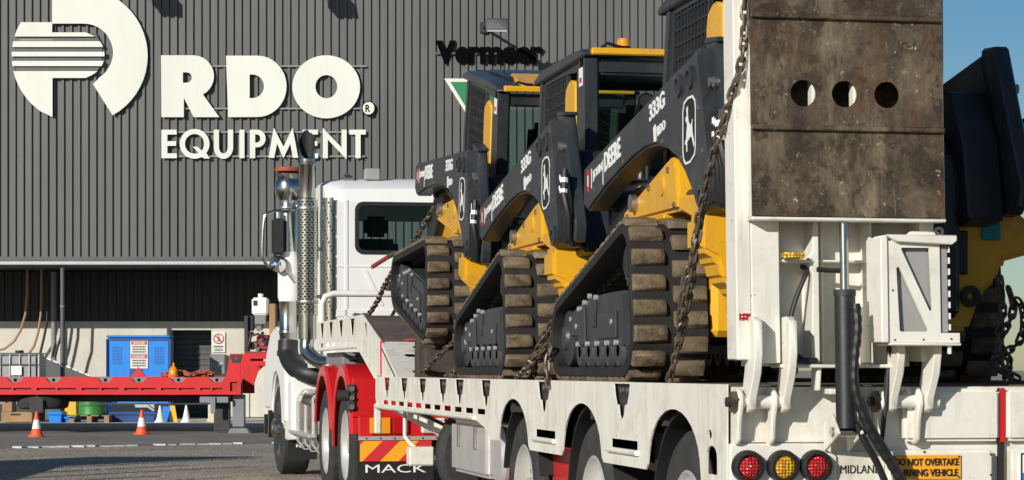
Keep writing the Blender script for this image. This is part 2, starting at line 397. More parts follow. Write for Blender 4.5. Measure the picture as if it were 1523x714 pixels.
# recessed wall
RY = WY + 2.9
prof2 = []
for r in range(4): prof2 += [(r * .2, 0), (r * .2 + .15, 0), (r * .2 + .16, -.03), (r * .2 + .19, -.03)]
prof2 += [(.8, 0)]
OFF = Vector((0, 0, 0))
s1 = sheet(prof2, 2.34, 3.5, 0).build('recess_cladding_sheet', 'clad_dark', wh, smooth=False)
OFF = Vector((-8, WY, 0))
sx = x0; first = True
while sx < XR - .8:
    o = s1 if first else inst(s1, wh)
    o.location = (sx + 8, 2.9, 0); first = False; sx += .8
def rx(px): return (px - 761.5) * RY / 3600
def rz(py): return 1.24 + (548.4 - py) * RY / 3600
dx0, dx1 = rx(253), rx(314)
for a_, b_ in ((x0, rx(95) - .02), (rx(95), dx0), (dx1, rx(372) - .02), (rx(372), rx(560) - .02), (rx(560), XR)):
    MB().box(a_, b_, RY + .03, RY + .25, .11, 2.36).build('concrete_panel', 'concrete', wh, bevel=.012)
MB().box(dx0 - .0, dx1, RY + .03, RY + .25, 2.14, 2.36).build('door_lintel', 'concrete', wh)
MB().box(dx0 - .02, dx1 + .3, RY + .85, RY + .95, .11, 2.3).build('roller_door', 'post_grey', wh)
for i in range(16): MB().box(dx0 - .01, dx1 + .29, RY + .83, RY + .855, .15 + i * .13, .15 + i * .13 + .10).build('roller_door_slat', 'post_grey', wh, bevel=.01)
MB().box(dx1 + .3, dx1 + .4, RY + .25, RY + .95, .11, 2.3).build('door_reveal', 'concrete', wh)
MB().box(dx0 - .14, dx0 - .04, RY + .25, RY + .95, .11, 2.3).build('door_reveal', 'concrete', wh)
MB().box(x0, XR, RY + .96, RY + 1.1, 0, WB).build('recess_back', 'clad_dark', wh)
for px, yy, wd, mt in ((93, WY + .04, .05, 'post_grey'), (80, RY - .25, .065, 'grey_metal'), (700, WY + .04, .05, 'post_grey'), (-420, WY + .04, .05, 'post_grey')):
    xx = (px - 761.5) * yy / 3600
    p = MB().cyl((xx, yy, .09), (xx, yy, WB - .2), wd, 16).build('post', mt, wh)
    MB().box(xx - wd * 1.7, xx + wd * 1.7, yy - wd * 1.7, yy + wd * 1.7, .09, .12).build('base_plate', mt, p)
    MB().cyl((xx, yy, 2.6), (xx, yy, 2.64), wd * 1.12, 16).build('band', 'grey_metal', p)

# ---------------------------------------------------------------- company sign on the wall
SY = WY - .085
def sp(pts): return [wp(a_, b_) for a_, b_ in pts]
sg = thing('company_sign', 'big white wall sign reading RDO EQUIPMENT with a striped round emblem at its left', 'sign', **at_wall(*((wp(280, 120)[0], SY, wp(280, 245)[1]))))
def piece(name, outer, holes=(), m='sign_white', t=.05, y=None, label=None, par=None):
    y_ = SY if y is None else y
    return MB().holed(sp(outer), [sp(h) for h in holes], 'y', y_ - t, y_).build(name, m, par or sg, bevel=.0, smooth=False, label=label)
def c7(l): return [(240 + .266 * a_, 60 + .266 * b_) for a_, b_ in l]
def c1(l): return [(a_ * .5044, b_ * .5044) for a_, b_ in l]
def parc(cx, cy, rx_, ry_, a0, a1, n=14): return [(cx + rx_ * math.cos(R(a0 + (a1 - a0) * i / n)), cy - ry_ * math.sin(R(a0 + (a1 - a0) * i / n))) for i in range(n + 1)]
Rr = [(3, 88)] + parc(182, 204, 116, 116, 90, -62, 16) + [(328, 433), (185, 433), (130, 325), (130, 433), (5, 433)]
Rh = [(125, 183)] + parc(144, 212, 31, 29, 90, -90, 10) + [(125, 241)]
piece('letter_r', c7(Rr), [c7(Rh)])
piece('letter_d', c7([(365, 90)] + parc(540, 261, 163, 171, 90, -90, 24) + [(378, 433)]), [c7([(497, 195)] + parc(512, 261, 65, 66, 90, -90, 14) + [(497, 327)])])
piece('letter_o', c7(parc(924, 264, 189, 176, 0, 351, 40)), [c7(parc(925, 263, 61, 65, 0, 345, 24))])
o = piece('registered_mark', c7(parc(1160, 383, 37, 40, 0, 345, 23)))
piece('ring', c7(parc(1160, 383, 37.5, 40.5, 0, 345, 23)), [c7(parc(1160, 383, 33, 35.5, 0, 345, 23))], 'sign_black', .056, par=o)
zz = wp(240 + .266 * 1143, 60 + .266 * 405)
text(MB(), 'R', (zz[0], SY - .053, zz[1]), (1, 0, 0), (0, 0, 1), .105 * 1.0, .155 * 1.05, .01, .02).build('mark_letter', 'sign_black', o, smooth=False)
# lower line, stroke letters
def box7(a_, b_, c_, d_): return [(a_, c_), (b_, c_), (b_, d_), (a_, d_)]
def El(x): return [(x, 503), (x + 85, 503), (x + 85, 530), (x + 33, 530), (x + 33, 567), (x + 82, 567), (x + 82, 593), (x + 33, 593), (x + 33, 635), (x + 86, 635), (x + 86, 662), (x, 662)]
piece('letter_e', c7(El(5)))
qo = parc(190, 582, 83, 83, -38, 296, 34)
piece('letter_q', c7(qo[:1] + qo[1:] + [(232, 662), (276, 665)][1:] ), [c7(parc(190, 582, 54, 55, 0, 348, 28))])
piece('letter_q_tail', c7([(180, 598), (208, 598), (275, 664), (243, 664)]), t=.053)
piece('letter_u', c7([(297, 503), (326, 503)] + parc(351, 598, 25, 38, 180, 360, 12) + [(376, 503), (405, 503)] + parc(351, 600, 54, 66, 0, -180, 18)))
piece('letter_i', c7(box7(440, 468, 503, 662)))
piece('letter_p', c7([(498, 503)] + parc(540, 552, 46, 49, 90, -90, 14) + [(528, 601), (528, 662), (498, 662)]), [c7([(528, 529)] + parc(537, 552, 20, 23, 90, -90, 8) + [(528, 575)])])
piece('letter_m', c7([(632, 492), (686, 598), (737, 492), (768, 660), (738, 660), (724, 580), (686, 662), (650, 580), (634, 660), (603, 660)]))
piece('letter_e', c7(El(793)))
piece('letter_n', c7([(905, 492), (1010, 602), (1010, 503), (1038, 503), (1038, 668), (933, 558), (933, 662), (905, 662)]))
piece('letter_t', c7([(1053, 503), (1145, 503), (1145, 530), (1116, 530), (1116, 662), (1087, 662), (1087, 530), (1053, 530)]))
# emblem
piece('emblem_backing', c1([(44, 100), (285, 100), (303, 140), (303, 190), (280, 222), (50, 222)]), m='post_grey', t=.02, y=SY + .028)
co = parc(238, 167, 200, 200, 180, -62, 1)
sw = [(157, -16)] + parc(238, 167, 200, 200, 114, -61, 26) + [(277, 250)] + parc(250, 158, 86, 86, -55, 90, 16) + [(157, 72)]
piece('emblem_swoosh', c1(sw))
def lx(y): return 238 - math.sqrt(max(0, 200 ** 2 - (y - 167) ** 2))
def rgt(y): return 245 + math.sqrt(max(0, 66 ** 2 - (y - 164) ** 2))
piece('emblem_bar', c1([(lx(68) + 1, 68), (157, 68), (157, 98), (rgt(99), 98), (rgt(110), 110), (lx(110), 110), (lx(90), 90)]))
for a_, b_ in ((124, 141), (155, 168.5), (182, 197)):
    piece('emblem_bar', c1([(lx(a_), a_), (rgt(a_), a_), (rgt((a_ + b_) / 2), (a_ + b_) / 2), (rgt(b_), b_), (lx(b_), b_)]))
piece('emblem_tail', c1([(lx(212), 212), (rgt(212), 212), (rgt(222), 222), (rgt(229), 232), (158, 232), (158, 347)] + [(lx(y_), y_) for y_ in (330, 310, 290, 270, 250, 230)]))
for y_, a_, b_ in ((99, 300, 545), (162, 272, 550), (197, 243, 543), (233, 243, 543)):
    q0 = wp(a_, y_); q1 = wp(b_, y_)
    MB().box(q0[0], q1[0], SY + .003, SY + .03, q0[1] - .017, q0[1] + .017).build('mounting_rail', 'rail_grey', sg)
for y_, a_, b_ in ((60, 30, 80), (20, 90, 170), (140, 40, 76)):
    q0 = wp(a_, y_); q1 = wp(b_, y_)
    MB().box(q0[0], q1[0], SY + .003, SY + .03, q0[1] - .017, q0[1] + .017).build('mounting_rail', 'rail_grey', sg)

# black lettering and green triangle
b0 = wp(648, 96)
vs = thing('lettering_sign', 'black cut-out wall lettering reading Vermeer above the loaders', 'sign', **at_wall(b0[0], SY, b0[1]))
cx = 648
for ch, wd, hh in (('V', 28, 33), ('e', 20, 24), ('r', 16, 24), ('m', 31, 24), ('e', 21, 24), ('e', 21, 24), ('r', 17, 24)):
    q = wp(cx, 96)
    text(MB(), ch, (q[0], SY + .01, q[1]), (1, 0, 0), (0, 0, 1), (wd + 2.5) * PX, (hh + 2) * PX, .03, .07 if ch == 'V' else .05).build('letter_' + ch.lower(), 'sign_black', vs, smooth=False)
    cx += wd + .6
q0 = wp(648, 80); q1 = wp(800, 80)
MB().box(q0[0], q1[0], SY + .012, SY + .03, q0[1] - .02, q0[1] + .02).build('mounting_rail', 'post_grey', vs)
q = wp(711, 200)
ts = thing('triangle_sign', 'green downward triangle sign with white border on the cladding', 'sign', **at_wall(q[0], SY, q[1]))
MB().prism(sp([(661, 118), (762, 118), (711.5, 199)]), 'y', SY - .06, SY + .1).build('border', 'sign_white', ts, smooth=False)
MB().prism(sp([(670, 123), (753, 123), (711.5, 190)]), 'y', SY - .07, SY - .055).build('face', 'green', ts, smooth=False)

# floodlights on arms
def flood(px, py, lab):
    bx, bz = wp(px - 20, py + 4)
    f = thing('floodlight', lab, 'light', group='floodlights on the warehouse wall', **at_wall(bx, WY, bz))
    MB().box(bx - .09, bx + .09, WY - .10, WY - .03, bz - .12, bz + .12).build('wall_bracket', 'black_paint', f, bevel=.01)
    ex, ez = bx + .28, bz - .14
    MB().tube([(bx, WY - .1, bz), (ex, WY - 1.75, ez)], .035, 8).build('arm', 'black_paint', f)
    MB().prism([(WY - 2.05, ez - .22), (WY - 1.72, ez - .10), (WY - 1.68, ez + .12), (WY - 1.98, ez + .05)], 'x', ex - .22, ex + .26).build('lamp_housing', 'post_grey', f, bevel=.02)
    MB().prism([(WY - 2.06, ez - .20), (WY - 1.74, ez - .105), (WY - 1.735, ez - .12), (WY - 2.06, ez - .215)], 'x', ex - .19, ex + .23).build('lens', 'lens_white', f)
flood(740, 38, 'floodlight on a long arm above the black lettering')
flood(425, -60, 'floodlight above the word RDO, only its shadow in view')
flood(166, -62, 'floodlight above the striped emblem, only its shadow in view')
# ================================================================== red trailer parked by the wall
TY = 46.2
def rp(px, py, Y=TY): return ((px - 761.5) * Y / 3600, 1.24 + (548.4 - py) * Y / 3600)
b0 = rp(100, 637)
rt = thing('red_trailer', 'bright red low loader trailer parked along the warehouse wall', 'trailer', **at_wall(b0[0], TY + 1.2, 0))
notch = [-265, -190, -115, -50, 22, 79, 156, 206, 265, 322]
top = [rp(-330, 561)]
for nx in notch: top += [rp(nx - 13, 561), rp(nx - 6, 568.5), rp(nx + 6, 568.5), rp(nx + 13, 561)]
outer = top + [rp(336, 561), rp(342, 526), rp(358, 526), rp(358, 587), rp(-330, 587)]
holes = []
e = [-328] + [(notch[i] + notch[i + 1]) / 2 for i in range(len(notch) - 1)] + [335]
for i in range(len(e) - 1):
    for a_, b_ in ((e[i] + 4, (e[i] + e[i + 1]) / 2 - 1.5), ((e[i] + e[i + 1]) / 2 + 1.5, e[i + 1] - 4)):
        if b_ - a_ > 9: holes.append([rp(a_, 577), rp(b_, 577), rp(b_, 580.5), rp(a_, 580.5)])
hs = [rp(342, 568), rp(353, 568), rp(353, 582), rp(342, 582)]
MB().holed(outer, holes + [hs], 'y', TY, TY + .05).build('side_rail', 'red_trailer', rt, smooth=False)
MB().box(rp(-330, 0)[0], rp(356, 0)[0], TY + .055, TY + .11, .80, .97).build('rail_web', 'red_dirty', rt)
MB().holed([rp(-330, 561), rp(336, 561), rp(342, 526), rp(358, 526), rp(358, 587), rp(-330, 587)], [], 'y', TY + 2.45, TY + 2.5).build('side_rail', 'red_trailer', rt, smooth=False)
MB().box(rp(-330, 0)[0], rp(340, 0)[0], TY + .12, TY + 2.44, 1.0, 1.045).build('deck', 'deck_steel', rt)
# neck
for y_ in (TY, TY + 2.4):
    n1 = [rp(344, 526), rp(470, 526), rp(470, 545), rp(372, 549), rp(362, 556), rp(359, 575), rp(358.5, 575)]
    MB().holed([rp(358.3, 526), rp(470, 526), rp(470, 541), rp(372, 545), rp(364, 553), rp(358.3, 570)], [[rp(372, 533.5), rp(465, 533.5), rp(465, 537), rp(372, 537)]], 'y', y_ + .002, y_ + .08).build('neck_beam', 'red_trailer', rt, smooth=False)
MB().box(rp(345, 0)[0], rp(470, 0)[0], TY + .1, TY + 2.39, rp(0, 529)[1] - .04, rp(0, 529)[1]).build('neck_deck', 'deck_steel', rt)
for nx in notch:     # stake pockets in the notches
    q = rp(nx, 566)
    MB().holed([(q[0] - .15, q[1] + .06), (q[0] + .15, q[1] + .06), (q[0] + .07, q[1] - .05), (q[0] - .07, q[1] - .05)], [arc(q[0], q[1] + .01, .035, 0, 330, 8)], 'y', TY + .06, TY + .09).build('stake_pocket', 'grey_metal', rt, smooth=False)
q = rp(350, 527)
MB().holed([(q[0] - .11, q[1] - .01), (q[0] + .13, q[1] - .01), (q[0] + .08, q[1] - .16), (q[0] - .06, q[1] - .16)], [arc(q[0], q[1] - .07, .03, 0, 330, 8)], 'y', TY - .012, TY - .002).build('tie_bracket', 'dark_frame', rt, smooth=False)
# under frame, landing leg, spare tyre
MB().box(rp(-330, 0)[0], rp(345, 0)[0], TY + .65, TY + .80, .60, .99).build('chassis_beam', 'dark_frame', rt)
MB().box(rp(-330, 0)[0], rp(345, 0)[0], TY + 1.7, TY + 1.85, .60, .99).build('chassis_beam', 'dark_frame', rt)
for i in range(9):
    xx = rp(-250 + i * 70, 0)[0]
    MB().box(xx, xx + .08, TY + .12, TY + 2.4, .82, .99).build('cross_member', 'dark_frame', rt)
MB().box(rp(130, 0)[0], rp(322, 0)[0], TY + .3, TY + .34, rp(0, 602)[1], rp(0, 600)[1]).build('air_line', 'dark_frame', rt)
lg = rp(354, 637)
leg = MB().box(lg[0] - .13, lg[0] + .10, TY + .2, TY + .45, .12, rp(0, 587)[1]).build('landing_leg', 'grey_metal', rt, bevel=.015)
MB().prism([(lg[0] - .22, 0), (lg[0] + .2, 0), (lg[0] + .14, .10), (lg[0] - .16, .10)], 'y', TY + .15, TY + .5).build('foot', 'grey_metal', leg)
MB().box(lg[0] - .5, lg[0] - .2, TY + .3, TY + .5, .05, .8).build('landing_leg', 'dark_frame', rt)
br = rp(320, 590)
MB().box(br[0] - .3, br[0] + .25, TY + .02, TY + .12, br[1] - .12, br[1] + .0).build('bracket', 'grey_metal', rt, bevel=.01)
MB().box(br[0] - .09, br[0] + .01, TY - .02, TY + .02, br[1] - .32, br[1] + .0).build('bracket', 'grey_metal', rt, bevel=.01)
sp_ = rp(56, 598)
MB().lathe([(.26, -.10), (.40, -.14), (.47, -.11), (.49, -.05), (.49, .05), (.47, .095), (.40, .14), (.26, .10)], (sp_[0], TY + .55, sp_[1]), 'z', 32, close=True).build('spare_tyre', 'tyre', rt)
MB().prism([(sp_[0] - .15, sp_[1] - .2), (sp_[0] + .1, sp_[1] - .2), (sp_[0] + .1, sp_[1] + .05), (sp_[0] - .02, sp_[1] + .12), (sp_[0] - .15, sp_[1] + .05)], 'y', TY + .0, TY + .03).build('spare_hanger', 'dark_frame', rt)
# rear axle group out of view
for i in range(3):
    cx_ = rp(-120 - i * 100, 0)[0]
    for yy in (TY + .05, TY + 2.15):
        wv = MB().lathe([(.26, 0), (.40, -.02), (.46, .02), (.47, .08), (.47, .22), (.46, .28), (.40, .31), (.26, .29)], (cx_, yy, .47), 'y', 28, close=True).build('wheel', 'tyre', rt)
        MB().lathe([(0, .08), (.14, .06), (.20, .1), (.26, .0), (.27, .02), (.27, .2), (0, .2)], (cx_, yy, .47), 'y', 24).build('rim', 'alloy', wv)

# pump engine with white tank riding on the neck
e0 = rp(392, 528)
en = thing('pump_engine', 'small engine pump set with white plastic tank on the red trailer neck', 'engine', **at_wall(e0[0], TY + .5, e0[1]))
ey = TY + .5
def erp(px, py): return ((px - 761.5) * ey / 3600, 1.24 + (548.4 - py) * ey / 3600)
a_ = erp(376, 469); b_ = erp(400, 443)
tk = MB().box(a_[0], b_[0], ey - .2, ey + .2, a_[1], b_[1]).build('tank', 'white_clean', en, bevel=.03, seg=2)
MB().cyl(((a_[0] + b_[0]) / 2, ey, b_[1]), ((a_[0] + b_[0]) / 2, ey, b_[1] + .08), .055, 12).build('cap', 'white_clean', tk)
MB().box(a_[0] + .03, a_[0] + .11, ey - .206, ey - .2, a_[1] + .18, a_[1] + .28).build('sticker', 'ink', tk)
a_ = erp(380, 482); b_ = erp(396, 469)
MB().box(a_[0], b_[0], ey - .15, ey + .15, a_[1], b_[1]).build('tank_stand', 'grey_metal', en)
a_ = erp(365, 524); b_ = erp(370, 470)
MB().box(a_[0], b_[0], ey - .2, ey + .2, a_[1], b_[1]).build('frame_post', 'dark_frame', en)
a_ = erp(364, 492); b_ = erp(378, 470)
MB().box(a_[0], b_[0], ey - .12, ey + .12, a_[1], b_[1]).build('filter_box', 'dark_frame', en, bevel=.02)
a_ = erp(383, 522); b_ = erp(402, 498)
MB().box(a_[0], b_[0], ey - .2, ey + .2, a_[1], b_[1]).build('engine_block', 'red_dirty', en, bevel=.04)
for i in range(9):
    c_ = erp(random.uniform(374, 404), random.uniform(488, 522)); r_ = random.uniform(.03, .08)
    MB().cyl((c_[0], ey - .28 + i * .01, c_[1]), (c_[0] + random.uniform(-.1, .1), ey - .1, c_[1] + random.uniform(-.06, .06)), r_, 10).build('engine_fitting', random.choice(['steel', 'dark_frame', 'red', 'hose']), en)
MB().tube([erp(372, 515) [0:1] + (ey - .3,) + erp(372, 515)[1:], erp(376, 500)[0:1] + (ey - .32,) + erp(376, 500)[1:], erp(386, 497)[0:1] + (ey - .3,) + erp(386, 497)[1:], erp(396, 505)[0:1] + (ey - .3,) + erp(396, 505)[1:]], .025, 8).build('hose', 'hose', en)
a_ = erp(402, 500); b_ = erp(412, 452)
MB().box(a_[0], b_[0], ey - .2, ey + .1, a_[1], b_[1]).build('control_box', 'cardboard', en, bevel=.02)
MB().box(erp(366, 527)[0], erp(412, 0)[0], ey - .3, ey + .3, e0[1], e0[1] + .07).build('skid', 'red_dirty', en)
q = rp(364, 526)
tag(MB().box(q[0] - .16, q[0] + .12, TY + .1, TY + .4, q[1], q[1] + .12).build('blue_crate', 'blue_dark', None, bevel=.015), 'small blue plastic crate on the red trailer neck beside the engine', 'crate')
# heap of chain and a small orange beacon on the red trailer
ch_root = None

# ================================================================== things under the awning
def ip(px, py, Y): return ((px - 761.5) * Y / 3600, 1.24 + (548.4 - py) * Y / 3600)
Y = 54.6
a_ = ip(161, 500, Y); b_ = ip(251, 560, Y)
cb = thing('blue_cabinet', 'bright blue steel storage cabinet with two danger notices behind the red trailer', 'cabinet', **at_wall((a_[0] + b_[0]) / 2, Y, .095))
MB().box(a_[0], b_[0], Y, Y + .55, .45, a_[1] - .03).build('body', 'blue', cb, bevel=.012)
MB().box(a_[0] - .03, b_[0] + .03, Y - .05, Y + .6, a_[1] - .03, a_[1] + .02).build('lid', 'blue', cb, bevel=.01)
MB().box(a_[0] + .04, b_[0] - .04, Y - .02, Y - .002, a_[1] - .10, a_[1] - .05).build('lid_shade', 'blue_dark', cb)  # darker blue strip painted as the shade under the lid
MB().box(a_[0] - .05, a_[0] - .002, Y + .01, Y + .5, .095, a_[1] - .06).build('side_frame', 'blue', cb)
MB().box(b_[0] + .002, b_[0] + .04, Y + .01, Y + .5, .095, a_[1] - .06).build('side_frame', 'blue_dark', cb)
c0 = ip(193, 0, Y)[0]; c1_ = ip(222, 0, Y)[0]
MB().box(c0, c0 + .28, Y - .012, Y - .001, .5, a_[1] - .06).build('centre_panel', 'blue_dark', cb)
for (u, dd) in ((a_[0] + .1, 1), (b_[0] - .32, 1)):
    for i in range(7):
        for j in range(10):
            pass
    v = MB()
    for i in range(6):
        for j in range(9): v.box(u + i * .038, u + i * .038 + .02, Y - .006, Y - .0005, 1.35 + j * .045, 1.35 + j * .045 + .022)
    v.build('vent_holes', 'blue_dark', cb, smooth=False)['kind'] = 'stuff'
for k_, (t0, t1, lines) in enumerate(((507, 526.5, ('FLAMMABLE', 'STORAGE', 'AREA')), (527.5, 548, ('NO SMOKING', 'NO NAKED', 'FLAMES')))):
    s0_ = ip(194, t1, Y); s1_ = ip(220, t0, Y)
    bd = MB().box(s0_[0], s1_[0], Y - .022, Y - .013, s0_[1], s1_[1]).build('notice', 'sign_white', cb)
    MB().box(s0_[0] + .02, s1_[0] - .02, Y - .026, Y - .0225, s1_[1] - .085, s1_[1] - .01).build('red_band', 'sign_red', bd)
    text(MB(), 'DANGER', (s0_[0] + .06, Y - .029, s1_[1] - .075), (1, 0, 0), (0, 0, 1), s1_[0] - s0_[0] - .12, .055, .003, .02).build('lettering', 'sign_white', bd, smooth=False)
    for j in range(3):     # the lines below are too small to read in the photograph: short dark strokes
        m_ = MB(); xx = s0_[0] + .05
        while xx < s1_[0] - .07:
            m_.box(xx, xx + .022, Y - .026, Y - .0225, s1_[1] - .15 - j * .058, s1_[1] - .115 - j * .058); xx += .034
        m_.build('small_print', 'ink', bd, smooth=False)
tr_ = ip(206, 556, Y)
MB().prism([(tr_[0] - .2, tr_[1] - .1), (tr_[0] + .2, tr_[1] - .1), (tr_[0], tr_[1] + .16)], 'y', Y - .03, Y - .013).build('warning_triangle', 'sign_red', cb, smooth=False)
# lower blue bins
for k_, (px0, px1, p0, p1, yy, m_, lab) in enumerate((
        (161, 232, 612, 634, 51.9, 'blue_dark', 'wide dark blue bin standing on the ground under the cabinet'),
        (72, 92, 612, 636, 51.4, 'blue', 'small blue tub beside the cardboard boxes under the red trailer'),
        (97, 111, 618, 634, 51.5, 'blue', 'blue tub between the post and the green drum'))):
    a2 = ip(px0, p0, yy); b2 = ip(px1, p1, yy)
    bn = thing('bin', lab, 'bin', group='blue bins under the red trailer', **at_wall((a2[0] + b2[0]) / 2, yy, .095))
    w2 = (b2[0] - a2[0]) / 2; cx_ = (a2[0] + b2[0]) / 2; h_ = a2[1]
    v = MB(); t_ = .9
    v.add([(cx_ - w2 * t_, yy, .095), (cx_ + w2 * t_, yy, .095), (cx_ + w2 * t_, yy + .5, .095), (cx_ - w2 * t_, yy + .5, .095), (cx_ - w2, yy - .02, h_), (cx_ + w2, yy - .02, h_), (cx_ + w2, yy + .52, h_), (cx_ - w2, yy + .52, h_)],
          [(0, 3, 2, 1), (4, 5, 6, 7), (0, 1, 5, 4), (1, 2, 6, 5), (2, 3, 7, 6), (3, 0, 4, 7)])
    v.build('tub', m_, bn, bevel=.01)
    MB().box(cx_ - w2 - .02, cx_ + w2 + .02, yy - .05, yy + .55, h_ - .07, h_ - .02).build('rim', m_, bn, bevel=.01)
# tote tank
Y = 52.6
a2 = ip(-14, 525, Y); b2 = ip(58, 560, Y)
tt = thing('tote_tank', 'grey caged tote tank standing behind the red trailer at the far left', 'tank', **at_wall((a2[0] + b2[0]) / 2, Y, 0))
MB().box(a2[0] + .03, b2[0] - .03, Y + .03, Y + 1.0, .62, a2[1] - .02).build('bottle', 'tote', tt, bevel=.05, seg=2)
MB().box(a2[0], b2[0], Y, Y + 1.03, .46, .60).build('pallet', 'grey_metal', tt)
MB().box(a2[0] + .06, b2[0] - .06, Y + .05, Y + 1.0, .0, .46).build('stand', 'dark_frame', tt)
for i in range(6):
    xx = a2[0] + (b2[0] - a2[0]) * i / 5
    MB().cyl((xx, Y, .6), (xx, Y, a2[1]), .014, 6).build('cage_bar', 'steel', tt)
for zz_ in (.75, 1.05, 1.33, a2[1] - .01):
    MB().cyl((a2[0], Y - .012, zz_), (b2[0], Y - .012, zz_), .014, 6).build('cage_bar', 'steel', tt)
    MB().cyl((b2[0] + .0, Y, zz_), (b2[0] + .0, Y + 1.03, zz_), .014, 6).build('cage_bar', 'steel', tt)
MB().box(a2[0] + .45, a2[0] + .68, Y - .03, Y - .02, 1.1, 1.3).build('placard', 'plate_white', tt)
MB().cyl(((a2[0] + b2[0]) / 2, Y + .5, a2[1] - .03), ((a2[0] + b2[0]) / 2, Y + .5, a2[1] + .06), .095, 16).build('filler_cap', 'hose', tt)
# hoses hanging along the recess wall
def hose(pts, r, m_, lab, Yh):
    P3 = [(ip(x_, y_, Yh)[0], Yh - .1, ip(x_, y_, Yh)[1]) for x_, y_ in pts]
    hs_ = thing('hanging_hose', lab, 'hose', group='hoses hanging from the awning', loc=P3[-1], off=P3[-1])
    MB().tube(P3, r, 8).build('hose', m_, hs_); MB().cyl(P3[0], (P3[0][0], P3[0][1], P3[0][2] + .1), r * 1.8, 10).build('coupling', 'steel', hs_)
hose([(42, 398), (41.5, 440), (39, 468), (32, 492), (22, 508), (8, 519), (-6, 522)], .028, 'cardboard', 'brown hose sagging in a curve above the tote tank', 55.6)
hose([(63, 398), (63, 440), (62, 468), (58, 495), (52, 515), (44, 526)], .028, 'cardboard', 'tan hose hanging straight down behind the tote tank', 55.6)
hose([(74, 398), (73, 440), (71, 480), (66, 505), (60, 530), (58, 555)], .03, 'hose', 'black hose hanging between the tan hose and the grey post', 55.6)
hose([(95, 398), (94, 450), (92, 500), (87, 515), (83, 532)], .03, 'hose', 'short black hose beside the dark awning post', 55.6)
# stair stringer with pale nosing descending to the right
Y = 55.2
st = thing('stair_rail', 'dark sloping ramp rail with pale dashes behind the tote tank', 'rail', **at_wall(ip(95, 0, Y)[0], Y, .095))
A = ip(60, 530, Y); B = ip(136, 561, Y)
MB().prism([(A[0], A[1]), (B[0], B[1]), (B[0] + .3, .095), (A[0], .095)], 'y', Y, Y + .06).build('side_panel', 'post_grey', st)
for i in range(8):
    t0, t1 = i / 8 + .01, i / 8 + .095
    MB().bar((A[0] + (B[0] - A[0]) * t0, Y - .02, A[1] + (B[1] - A[1]) * t0 + .02), (A[0] + (B[0] - A[0]) * t1, Y - .02, A[1] + (B[1] - A[1]) * t1 + .02), .04, .035).build('nosing', 'plate_white', st)
# cardboard boxes
for px0, px1, p0, p1, yy, lab in ((2, 48, 613, 636, 51.3, 'large brown cardboard carton on the ground under the red trailer'), (3, 18, 594, 612.5, 51.4, 'small brown cardboard carton stacked on the larger carton')):
    a2 = ip(px0, p0, yy); b2 = ip(px1, p1, yy); z0_ = .11 if p1 > 630 else ip(0, 613, 51.3)[1]
    bx_ = thing('carton', lab, 'box', group='cardboard cartons', **at_wall((a2[0] + b2[0]) / 2, yy, z0_))
    MB().box(a2[0], b2[0], yy, yy + .45, z0_, a2[1]).build('carton_body', 'cardboard', bx_, bevel=.008)
    MB().box(a2[0] + (b2[0] - a2[0]) * .3, a2[0] + (b2[0] - a2[0]) * .62, yy - .003, yy - .0005, a2[1] - .07, a2[1] - .03).build('print', 'ink', bx_)
    MB().box(a2[0], b2[0], yy + .2, yy + .25, a2[1], a2[1] + .003).build('tape', 'wood', bx_)
# green drum on pallet, jerrycan, small items
Y = 51.5
q = ip(133, 632, Y)
pl = thing('pallet', 'grey timber pallet carrying the green drum', 'pallet', **at_wall(q[0], Y, .095))
for i in range(4): MB().box(q[0] - .42 + i * .23, q[0] - .42 + i * .23 + .16, Y - .05, Y + .8, .23, .25).build('slat', 'wood', pl)
for i in range(3): MB().box(q[0] - .42 + i * .37, q[0] - .42 + i * .37 + .1, Y - .05, Y + .8, .095, .23).build('runner', 'wood', pl)
dr = thing('drum', 'green steel drum on a pallet under the red trailer', 'drum', **at_wall(q[0], Y + .35, .25))
MB().lathe([(0, .25), (.29, .25), (.295, .27), (.285, .30), (.285, .44), (.30, .455), (.285, .47), (.285, .64), (.30, .655), (.285, .67), (.285, .82), (.295, .84), (.27, .84), (.27, .82), (0, .82)], (q[0], Y + .35, 0), 'z', 28).build('drum_body', 'green_drum', dr)
MB().cyl((q[0] + .15, Y + .3, .81), (q[0] + .15, Y + .3, .85), .035, 10).build('bung', 'steel', dr)
q = ip(105, 620, 52.1)
jc = thing('jerrycan', 'yellow jerrycan standing beside the green drum', 'can', **at_wall(q[0], 52.1, .095))
MB().prism([(q[0] - .13, .095), (q[0] + .13, .095), (q[0] + .13, .62), (q[0] + .02, .72), (q[0] - .13, .72)], 'y', 52.1, 52.3).build('can_body', 'yellow_plain', jc, bevel=.02)
MB().cyl((q[0] + .08, 52.2, .66), (q[0] + .13, 52.2, .74), .03, 8).build('spout', 'hose', jc)
# traffic cones
def cone(px, py_, h, m1, m2, lab, grp, Yc=None, z0=0.0, bands=True):
    Yc = Yc or 1.24 * 3600 / (py_ - 548.4); xx = (px - 761.5) * Yc / 3600
    c_ = thing('traffic_cone', lab, 'cone', group=grp, loc=(xx, Yc, z0), off=(0, 0, 0))
    rb = h * .25; 
    b_ = MB().prism([(rb * 1.35 * math.cos(R(a)), rb * 1.35 * math.sin(R(a))) for a in range(22, 382, 45)], 'z', 0, .035).build('base', m1, c_, bevel=.006)
    MB().lathe([(rb, .035), (rb * .96, .06), (rb * .72, h * .33)], (0, 0, 0), 'z', 20).build('lower_cone', m1, c_)
    MB().lathe([(rb * .735, h * .33), (rb * .45, h * .68)], (0, 0, 0), 'z', 20).build('reflective_band', m2, c_)
    MB().lathe([(rb * .45, h * .68), (rb * .2, h * .98), (rb * .15, h), (0, h)], (0, 0, 0), 'z', 20).build('upper_cone', m1, c_)
    return c_
